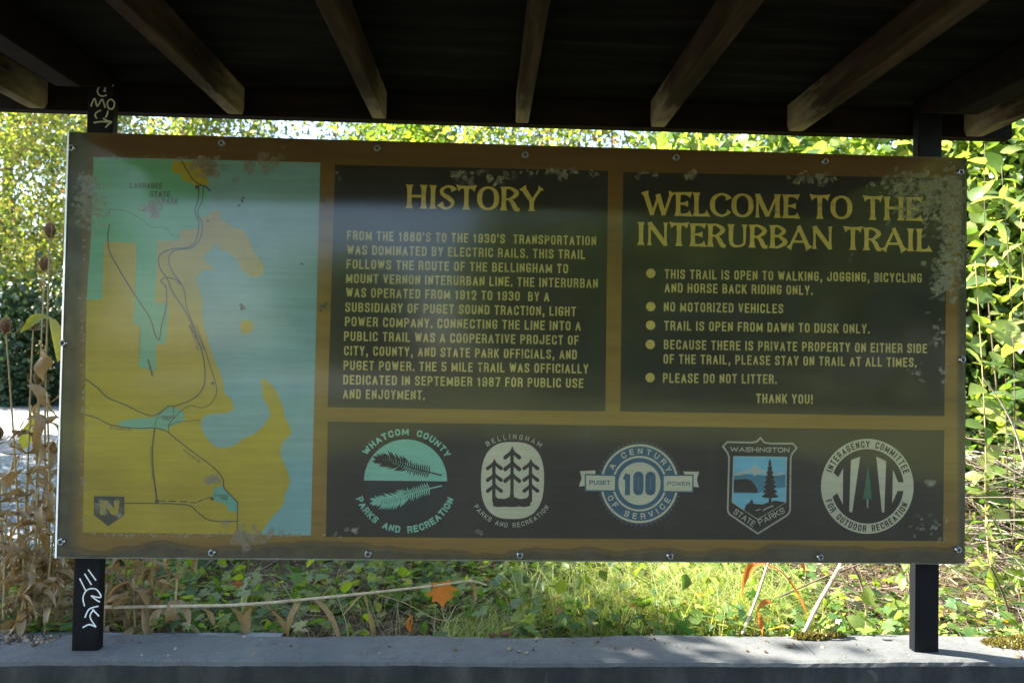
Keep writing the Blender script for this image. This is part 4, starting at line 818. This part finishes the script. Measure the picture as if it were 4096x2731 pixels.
for i in range(3200):
    right = rr.random() < .82
    x = 1.3 + 1.9 * rr.random() ** 1.1 if right else rr.uniform(-1.6, 1.4); y = rr.uniform(.18, 1.9); zz = gh(x, y) + (rr.random() ** 2 * .7 if right and x > 1.55 else rr.random() * .03)
    a = rr.uniform(0, 6.28); L = rr.uniform(.08, .4); e = rr.gauss(0, .28); d = Vector((math.cos(a) * math.cos(e), math.sin(a) * math.cos(e), math.sin(e))) * L; p = Vector((x, y, zz + .01))
    b.tube([p, p + d * .5 + Vector((0, 0, rr.uniform(-.02, .03))), p + d], [.0022 * rr.uniform(.5, 1.5), .0016, .0006], 4, 0, False)
tag(b.build('brushwood', M['twig']), 'tangle of thin dead twigs on the ground behind the wall', 'brushwood', kind='stuff')
# horsetail and fine grass
def blades(name, cx, cy, rx, ry, n, hgt, label, lean=0.0):
    V = []; F = []; k = 0
    for i in range(n):
        a = rng.random() * 6.283; q = rng.random() ** .6; x = cx + rx * q * math.cos(a); y = max(.165, cy + ry * q * math.sin(a)); z = gh(x, y)
        h = hgt * (.5 + .7 * rng.random()); d = rng.random() * 6.283; l = h * (.3 + 1.0 * rng.random()); d = d if y + math.sin(d) * l > .16 else -d; w_ = .0014 + .0012 * rng.random(); dx, dy = math.cos(d) * l + lean * h, math.sin(d) * l
        for t in (0, .35, .7, 1):
            px_, py_, pz_ = x + dx * t * t, y + dy * t * t, z + h * (t - .5 * t ** 3)
            V += [(px_ - math.sin(d) * w_ * (1 - t * .8) - w_ * .5 * (1 - t), py_, pz_), (px_ + math.sin(d) * w_ * (1 - t * .8) + w_ * .5 * (1 - t), py_ + .0005, pz_)]
        F += [(k, k + 1, k + 3, k + 2), (k + 2, k + 3, k + 5, k + 4), (k + 4, k + 5, k + 7, k + 6)]; k += 8
    me = bpy.data.meshes.new(name); me.from_pydata(V, [], F); me.materials.append(M['grass']); return tag(link(name, me), label, 'grass', 'grass clumps behind the wall')
blades('grass_clump', .5, .55, .5, .38, 1000, .3, 'wide clump of pale fine grass behind the wall under the century emblem')
blades('grass_clump', -.12, .3, .16, .1, 420, .16, 'small clump of arching green grass behind the wall under the fir tree emblem', .5)
blades('grass_clump', .95, .6, .25, .25, 420, .26, 'loose grass clump behind the wall under the shield emblem', -.3)
V = []; F = []; k = 0
for i in range(2600):
    x = rng.uniform(-1.5, 3.3); y = .17 + 2.6 * rng.random() ** 1.6; z = gh(x, y); h = .05 + .22 * rng.random() ** 1.5; d = rng.random() * 6.283; l = h * (.4 + 1.4 * rng.random()); d = d if y + math.sin(d) * l > .165 else -d; w_ = .0012 + .0012 * rng.random()
    for t in (0, .4, .75, 1): V += [(x + math.cos(d) * l * t * t - w_ * (1 - .8 * t), y + math.sin(d) * l * t * t, z + h * (t - .45 * t ** 3)), (x + math.cos(d) * l * t * t + w_ * (1 - .8 * t), y + math.sin(d) * l * t * t + .0006, z + h * (t - .45 * t ** 3))]
    F += [(k, k + 1, k + 3, k + 2), (k + 2, k + 3, k + 5, k + 4), (k + 4, k + 5, k + 7, k + 6)]; k += 8
me = bpy.data.meshes.new('dry_grass'); me.from_pydata(V, [], F); me.materials.append(M['drygrass']); tag(link('dry_grass', me), 'thin dry grass and stems tangled through the ground cover', 'grass', kind='stuff')
xy = scatter(3000, -1.5, 3.2, .2, 3.0); xy = xy[(xy[:, 0] < 1.45) | (rng.random(len(xy)) < .5)]; n = len(xy); P = np.column_stack([xy, groundz(xy) + .03 + rng.random(n) ** 2 * .2])
o = link('weeds', leafmesh('weeds', P, dirs(n, 0, .8), dirs(n, 1.0, .6), .045 * (.35 + rng.random(n)), T_OVA, M['leaf_mid'])); tag(o, 'mixed low weeds standing above the ground ivy', 'weeds', kind='stuff')
# gravel stones
pts = []
n = 5200; xy = np.column_stack([rng.uniform(-4.2, -1.45, n), 1.25 + 5.5 * rng.random(n) ** 1.5]); P = np.column_stack([xy, np.full(n, GZ + .014)])
T_ST = (np.array([(-.5, -.4, 0), (.5, -.45, 0), (.45, .5, 0), (-.45, .4, 0), (-.2, -.15, .45), (.25, -.2, .4), (.2, .25, .42), (-.25, .2, .4)]), [(0, 1, 5, 4), (1, 2, 6, 5), (2, 3, 7, 6), (3, 0, 4, 7), (4, 5, 6, 7)])
A = rng.standard_normal((n, 3)); A[:, 2] *= .1
o = link('gravel', leafmesh('gravel', P, A, np.tile([[0, 0, 1.]], (n, 1)), .022 * (.4 + 1.2 * rng.random(n)), T_ST, M['stone'])); tag(o, 'loose grey gravel on the track at the left', 'gravel', kind='stuff')
n = 420; xy = np.column_stack([-1.35 - rng.random(n) ** 1.5 * .9, YB - .02 - np.abs(rng.standard_normal(n)) * .035]); xy = np.vstack([xy, np.column_stack([rng.uniform(-1.2, 1.2, 60), rng.uniform(YF + .03, YB - .02, 60)])]); xy = np.vstack([xy, np.column_stack([1.42 + .5 * rng.random(420) ** .7, rng.uniform(YF + .02, YB - .02, 420)])]); n = len(xy)
A = rng.standard_normal((n, 3)); A[:, 2] *= .1
o = link('wall_grit', leafmesh('wall_grit', np.column_stack([xy, np.full(n, WT)]), A, np.tile([[0, 0, 1.]], (n, 1)), .008 * (.4 + 1.3 * rng.random(n)), T_ST, M['litter'])); tag(o, 'grit and crumbs lying on top of the concrete wall', 'grit', kind='stuff')
# weathered plank behind the wall
b = MB(); b.box(-2.6, -.72, .166, .2, -1.0, WT - .016, bev=.003); tag(b.build('weathered_plank', M['plank']), 'grey weathered plank on edge behind the left part of the wall', 'plank')

# ------------------------------------------------------------------ dead stalks
def strap(b, p, d, L, wd, rnd, droop=1.0, curl=1.0, m=0, n=12):
    p = Vector(p); d = Vector(d).normalized(); side = d.cross(Vector((0, 0, 1)))
    side = side.normalized() if side.length > .05 else Vector((1, 0, 0)); tw = rnd.uniform(-.35, .35); cu_ = rnd.uniform(-.3, .5) * curl; vs = []; fs = []
    for i in range(n + 1):
        t = i / n; w_ = wd * (.35 + 1.1 * math.sin(math.pi * min(1, t * .95 + .05)) ** .8) * (1 if i < n else .15)
        nn = side.cross(d)
        vs += [p - side * w_ * .5 + nn * w_ * .18, p, p + side * w_ * .5 + nn * w_ * .18]
        if i: k = 3 * (i - 1); fs += [(k, k + 1, k + 4, k + 3), (k + 1, k + 2, k + 5, k + 4)]
        p = p + d * L / n
        d = (d + Vector((0, 0, -1)) * droop * (.28 + .2 * t)).normalized()
        q = Matrix.Rotation(cu_ * (.4 + 1.2 * t), 3, side); d = q @ d
        side = (Matrix.Rotation(tw, 3, d) @ side).normalized()
    b.add(vs, fs, m)
def stalk(name, pts, r0, nl, LL, label, group, cat='dead plant', seed=0, mt=None, lm=None, lw=.02, lo=.02, hi=.98, down=True, upleaf=.25):
    rnd = random.Random(seed); o = empty(name, pts[0], label, cat, group)
    q = smooth(pts, 6); b = MB(); b.tube(q, [r0 * (1 - .5 * i / len(q)) for i in range(len(q))], 7); b.build('stem', mt or M['stalk'], o, True)
    for k in range(nl):
        t = lo + (hi - lo) * (k + rnd.random() * .8) / nl; p = Vector(q[min(len(q) - 1, int(t * (len(q) - 1)))]); a = rnd.uniform(0, 6.28)
        b = MB(); strap(b, p, (math.cos(a), math.sin(a) * .7, upleaf + rnd.uniform(-.3, .4)), LL * rnd.uniform(.6, 1.25), lw * rnd.uniform(.6, 1.3), rnd, 1.0, 2.3); b.build('leaf', lm or M['dry'], o, True)
    return o
def spot(px2, py2, y): return onY(px2 * K, py2 * K, y)
GS = 'dead leafy stalks behind the wall'
st = [  # bottom x, top x, top y (2352-wide), depth y, leaves
 (20, -10, 1110, .34, 9, 'curled brown stalk at the left edge of the view'), (60, 72, 930, .42, 12, 'curled brown stalk third from the left post, full of hanging leaves'),
 (100, 108, 900, .36, 14, 'tallest brown stalk in the left clump, rolled leaves below the teasels'), (128, 135, 1040, .5, 10, 'brown stalk hard against the left edge of the sign'),
 (150, 142, 1200, .27, 8, 'short brown stalk left of the left post'), (182, 180, 1255, .3, 6, 'short brown stalk hidden half behind the left post'), (42, 30, 1000, .55, 8, 'thin brown stalk in the back of the left clump'),
 (258, 262, 1240, .3, 7, 'brown stalk just right of the left post'), (300, 292, 1238, .36, 7, 'brown stalk second to the right of the left post'), (327, 330, 1225, .27, 7, 'brown stalk third to the right of the left post'),
 (360, 345, 1215, .24, 6, 'leaning brown stalk fourth to the right of the left post'), (395, 418, 1200, .22, 4, 'thin straw stalk with few leaves under the map panel'),
 (8, 14, 1180, .24, 9, 'low brown stalk in front at the left edge, bushy with curled leaves'), (82, 88, 1120, .23, 10, 'bushy brown stalk in the front of the left clump'), (116, 122, 1230, .22, 8, 'short bushy stalk under the lower left corner of the sign'), (36, 52, 1250, .21, 8, 'short front stalk near the left edge, leaves down to the wall'), (240, 246, 1340, .21, 7, 'low leafy stalk touching the right side of the left post'), (315, 306, 1330, .2, 7, 'low leafy stalk behind the pale fallen stem under the map')]
for i, (xb, xt, yt, y, nl, lab) in enumerate(st):
    a = spot(xb, 1462, y); a.z = GZ + .0; c = spot(xt, yt, y + .02); m1 = a.lerp(c, .5) + Vector((random.Random(i).uniform(-.015, .015), 0, 0))
    stalk('dead_stalk', [a, m1, c], .0048, int(nl * 3.2) + 6, .115, lab, GS, seed=100 + i, lw=.017)
# fallen stalk lying across, with leaves hanging from it
P = [spot(x, y, .2) for x, y in ((222, 1394), (400, 1392), (560, 1388), (700, 1376), (850, 1361), (1000, 1344), (1080, 1334), (1118, 1343))]
o = empty('fallen_stalk', P[0], 'long pale dead stalk lying across behind the wall with dry leaves hanging from it', 'dead plant')
q = smooth(P, 4); b = MB(); b.tube(q, [.0058 - .0032 * i / len(q) for i in range(len(q))], 8); b.build('stem', M['stalkpale'], o, True)
rnd = random.Random(77)
for x, y, L, wd, dx in ((592, 1385, .13, .024, -.3), (600, 1384, .15, .018, .5), (700, 1377, .14, .014, -.4), (712, 1376, .17, .018, .8), (835, 1363, .15, .016, .1), (842, 1362, .1, .012, -.5), (455, 1391, .12, .016, .5), (520, 1390, .1, .018, .6), (330, 1393, .13, .02, .1), (1075, 1335, .07, .01, .6), (380, 1392, .11, .02, -.3)):
    b = MB(); strap(b, spot(x, y, .2), (dx, -.1, -.25), L, wd, rnd, .9, .5); b.build('leaf', M['dry'], o, True)
b = MB(); b.tube(smooth([spot(860, 1362, .2), spot(930, 1384, .2), spot(1000, 1420, .2), spot(1060, 1425, .21)], 4), .0013, 5); b.build('side_shoot', M['stalk'], o, True)
for x, y, dx in ((935, 1410, .3), (948, 1418, -.4)):
    b = MB(); strap(b, spot(x, y, .2), (dx, 0, -.1), .06, .012, rnd, 1.4, 1); b.build('leaf', M['orange'], o, True)
P_ = np.array([tuple(spot(1012, 1338, .205))]); me = leafmesh('leaf', P_, np.array([[.12, .1, -1.]]), np.array([[.2, -1., .1]]), [.085], T_MAP, M['orange'])
tag(link('maple_leaf', me), 'large orange maple leaf caught on the fallen stalk', 'leaf')
fl_ = [(1155, 1336, .5, 'small orange leaf lying in the ground ivy under the century emblem'), (735, 1378, .55, 'orange-brown leaf on the ground under the fir emblem'), (1210, 1300, 1.0, 'orange leaf far back on the ground below the middle of the sign'), (1365, 1290, 1.1, 'orange leaf on the ground right of the pale grass'), (560, 1350, .8, 'small orange leaf on bare ground below the map'), (1400, 1440, .25, 'yellowish leaf resting in the pale grass by the wall'), (1735, 1420, .3, 'rust-coloured leaf on the litter beside the leaning stick'), (1755, 1400, .4, 'second rust-coloured leaf a little above the litter by the leaning stick')]
for i, (x, y, d, lab) in enumerate(fl_):
    p = onZ(x * K, y * K, GZ + .05); 
    me = leafmesh('fallen_leaf', np.array([tuple(p)]), dirs(1, .3), dirs(1, .6, .4, (0, -.6, 0)), [.055], T_MAP if i % 2 else T_OVA, M['orange']); tag(link('fallen_leaf', me), lab, 'leaf', 'fallen orange leaves')
# leaning stalks at the right
o = stalk('leaning_stalk', [spot(1705, 1456, .19), spot(1735, 1380, .2), spot(1762, 1300, .22), spot(1790, 1225, .24)], .0052, 0, .1, 'pale leaning stalk with long orange curled leaves under the shield emblem', None, mt=M['stalkpale'])
for x, y, d, L, wd in ((1768, 1300, (-.6, -.1, .35), .17, .02), (1768, 1300, (.3, -.1, -.1), .19, .018), (1775, 1385, (-.7, 0, .3), .1, .014), (1735, 1400, (.4, 0, -.7), .1, .013), (1790, 1260, (.6, 0, .1), .12, .016)):
    b = MB(); strap(b, spot(x, y, .2), d, L, wd, rnd, 1.0, .4); b.build('leaf', M['orange'], o, True)
o = empty('leaning_stick', spot(1846, 1452, .18), 'bare bleached stick leaning on the wall under the round outdoor emblem', 'stick'); b = MB()
b.tube(smooth([spot(1846, 1454, .18), spot(1880, 1385, .22), spot(1915, 1325, .27), spot(1950, 1260, .32)], 4), [.0062] * 13, 8); b.build('stick', M['stalkpale'], o, True)
b = MB(); b.tube(smooth([spot(1908, 1335, .26), spot(1922, 1310, .25), spot(1940, 1300, .25)], 3), .002, 5); b.build('side_twig', M['stalkpale'], o, True)
GD = 'bare brown stems behind the right part of the wall'
for i, (a, c, lab) in enumerate((((1955, 1290), (1990, 1410), 'bare dark stem under the right end of the sign'), ((1990, 1290), (1790, 1370), 'thin dark stem slanting left under the shield emblem'), ((2330, 1470), (2275, 1300), 'green-brown bare stem at the right edge'))):
    b = MB(); p, q = spot(*a, .35), spot(*c, .3); b.tube(smooth([p, p.lerp(q, .5) + Vector((.01, 0, .01)), q], 4), .0035, 6); tag(b.build('bare_stem', M['bark']), lab, 'stem', GD)
# seedlings with light green leaves by the right post
def sprig(base, tip, n, size, label, group, seed, mt='leaf_near'):
    rnd = random.Random(seed); o = empty('leafy_sprig', base, label, 'plant', group); base, tip = Vector(base), Vector(tip)
    q = smooth([base, base.lerp(tip, .5) + Vector((rnd.uniform(-.04, .04), 0, .02)), tip], 8); b = MB(); b.tube(q, [.0032 - .0022 * i / len(q) for i in range(len(q))], 6); b.build('stem', M['stalk'] if seed % 2 else M['bark'], o, True)
    size = size * 1.3; P = np.array([tuple(q[int((.15 + .85 * k / n) * (len(q) - 1))]) for k in range(n)]); A = dirs(n, .1, .8); A[:, 0] += np.where(np.arange(n) % 2, .9, -.9); 
    link('leaves', leafmesh('leaves', P, A, dirs(n, 1, .45, (0, -.4, 0)), size * (.6 + .7 * rng.random(n)), T_OVA, M[mt]), o); return o
GP = 'leafy sprigs at the right of the sign'
sp_ = [((2050, 1450), (2085, 1300), .3, 14, .05, 'leafy sprig left of the right post'), ((1990, 1452), (2035, 1360), .22, 9, .045, 'small sprig at the foot of the wall left of the right post'), ((2075, 1440), (2100, 1380), .35, 9, .045, 'sprig half hidden behind the right post'),
       ((2300, 1440), (2262, 1080), .5, 15, .062, 'tall sprig with pale round leaves beside the lower right corner of the sign'), ((2345, 1400), (2310, 860), .55, 22, .066, 'tall leafy sprig at the right edge beside the sign'), ((2270, 1300), (2240, 600), .6, 26, .07, 'upright large-leaved sprig along the right edge of the sign'),
       ((2330, 1250), (2300, 380), .62, 30, .075, 'tallest large-leaved sprig at the upper right'), ((2390, 1200), (2345, 500), .7, 26, .075, 'large-leaved sprig at the far right edge'), ((2290, 900), (2262, 330), .7, 22, .07, 'arching sprig above the upper right corner of the sign')]
for i, (a, c, y, n, s_, lab) in enumerate(sp_):
    sprig(spot(*a, y), spot(*c, y + .05), n, s_, lab, GP, i)
b = MB(); b.tube(smooth([spot(2258, 868, .5), spot(2300, 925, .5), spot(2330, 985, .5), spot(2352, 1060, .52), spot(2375, 1160, .55)], 4), [.002 + .0002 * i for i in range(17)], 6); tag(b.build('arching_cane', M['stalkpale']), 'pale pinkish cane arching down at the right edge', 'stem')

# ------------------------------------------------------------------ teasels
def teasel(head, foot, r, L, y, label, seed):
    rnd = random.Random(seed); h = spot(*head, y); g = spot(*foot, y + .02); g.z = min(g.z, GZ + .02)
    ax = (h - g).normalized(); ax = (ax + Vector((0, 0, 1))).normalized()
    o = empty('teasel', g, label, 'teasel', 'teasels left of the sign')
    b = MB(); mid = g.lerp(h, .5) + Vector((rnd.uniform(-.02, .02), 0, 0)); q = smooth([g, mid, h], 8); b.tube(q, [.0042 - .0018 * i / len(q) for i in range(len(q))], 7)
    for k in range(40):
        p = Vector(q[rnd.randrange(3, len(q))]); a = rnd.uniform(0, 6.28); b.tube([p, p + Vector((math.cos(a), math.sin(a), .2)) * .008], [.0008, .0002], 3, 0, False)
    b.build('stem', M['stalk'], o, True)
    b = MB(); prof = [(r * 1.1 * math.sin(math.pi * (.06 + .9 * i / 10)) ** .75, L * i / 10) for i in range(11)]; b.lathe(h, ax, prof, 14)
    hd = b.build('seed_head', M['teasel'], o, True); a1 = ax.orthogonal().normalized(); a2 = ax.cross(a1); b = MB()
    for k in range(520):
        t = rnd.random(); a = rnd.uniform(0, 6.283); rr_ = r * math.sin(math.pi * (.06 + .9 * t)) ** .75; nrm = (a1 * math.cos(a) + a2 * math.sin(a)); p = h + ax * L * t + nrm * rr_ * .95; d = (nrm * .8 + ax * (.5 + t)).normalized() * .0075
        s_ = d.cross(ax).normalized() * .0006; b.add([p - s_, p + s_, p + d], [(0, 1, 2)])
    b.build('bristles', M['spike'], hd)
    b = MB()
    for k in range(8):
        a = k * .785 + rnd.uniform(-.3, .3); nrm = a1 * math.cos(a) + a2 * math.sin(a); LL = L * rnd.uniform(.7, 1.15)
        b.tube(smooth([h, h + nrm * r * 1.5 + ax * LL * .02, h + nrm * r * 2.4 + ax * LL * .35, h + nrm * r * 2.5 + ax * LL * .85], 4), [.0016, .0014, .0013, .0012, .0011, .001, .0009, .0008, .0008, .0007, .0006, .0005, .0004], 5)
    b.build('bracts', M['stalk'], o, True); return o
for i, (hd, ft, r, L, y, lab) in enumerate((((115, 546), (116, 1460), .0165, .056, .52, 'tallest teasel, its brown head close to the left edge of the sign'), ((102, 622), (96, 1460), .0155, .052, .56, 'second tallest teasel, dark brown head just below the tallest one'),
        ((14, 765), (48, 1460), .017, .053, .5, 'teasel with a leaning stem at the left edge of the view'), ((76, 757), (72, 1460), .0145, .05, .6, 'teasel with its head behind a pale withered leaf'), ((88, 882), (84, 1460), .014, .046, .54, 'low teasel with its head under a hanging brown leaf'), ((-4, 1010), (14, 1460), .014, .046, .4, 'lowest teasel, its head cut by the left edge of the view'))):
    teasel(hd, ft, r, L, y, lab, 200 + i)
o = empty('withered_leaf', spot(118, 735, .5), 'large pale yellow-green withered leaf folded over a teasel stem', 'leaf'); rnd = random.Random(9)
b = MB(); strap(b, spot(118, 733, .5), (.25, -.1, -.5), .155, .036, rnd, .5, .15); strap(b, spot(118, 733, .5), (-1, -.1, .1), .12, .03, rnd, .5, .3); b.build('blade', M['olive'], o, True)
for i, (x, y, d, L, w_, lab) in enumerate(((95, 800, (.1, 0, -1), .12, .04, 'broad brown leaf hanging among the teasel stems'), (62, 885, (.7, 0, -.2), .16, .026, 'long twisted brown leaf across the teasel stems'), (82, 960, (-.2, 0, -1), .12, .045, 'olive leaf hanging low among the teasel stems'))):
    b = MB(); strap(b, spot(x, y, .5), d, L, w_, rnd, .4, .5); tag(b.build('hanging_leaf', M['dry'] if i < 2 else M['olive'], smooth=True), lab, 'leaf', 'withered leaves on the teasels')

# ------------------------------------------------------------------ moss and crumbs on the wall
def moss(cx, cy, rx, ry, n, label):
    a = rng.random(n) * 6.283; q = rng.random(n) ** .5; xy = np.column_stack([cx + rx * q * np.cos(a), cy + ry * q * np.sin(a)])
    hgt = .014 * (1 - q ** 2); P = np.column_stack([xy, WT + rng.random(n) * hgt]); o = link('moss_patch', leafmesh('moss_patch', P, dirs(n, 1.2, .7), dirs(n, 0, 1), .010 * (.5 + .8 * rng.random(n)), T_DIA, M['moss'])); tag(o, label, 'moss', 'moss patches on the wall')
moss(1.66, .09, .24, .058, 5200, 'wide golden moss patch on the wall right of the right post'); p = onZ(1860 * K, 1463 * K, WT); moss(p.x, .128, .055, .018, 900, 'small golden moss patch on the back edge of the wall by the leaning stick'); p = onZ(1905 * K, 1460 * K, WT); moss(p.x, .138, .05, .01, 320, 'thin moss streak on the back edge of the wall right of the small patch')
for px_, py_, L, lab in ((1130, 1463, .016, 'small dark crumb on the back edge of the wall'), (1160, 1461, .03, 'longer dark furry crumb on the back edge of the wall')):
    p = onZ(px_ * K, py_ * K, WT); b = MB(); rnd = random.Random(int(px_))
    b.tube([p + Vector((L * (t - .5) * 1.2, rnd.uniform(-.002, .002), .006)) for t in (0, .2, .4, .6, .8, 1)], [.002, .006, .0072, .0066, .005, .0015], 9)
    for k in range(60):
        d = Vector((rnd.gauss(0, 1), rnd.gauss(0, 1), abs(rnd.gauss(0, 1)))).normalized(); q = p + Vector((L * rnd.uniform(-.5, .5), 0, .006)) + d * .005; b.tube([q, q + d * .004], [.0008, .0002], 3, 0, False)
    tag(b.build('dry_catkin', M['teasel'], smooth=True), lab, 'catkin', 'dry catkins on the wall')
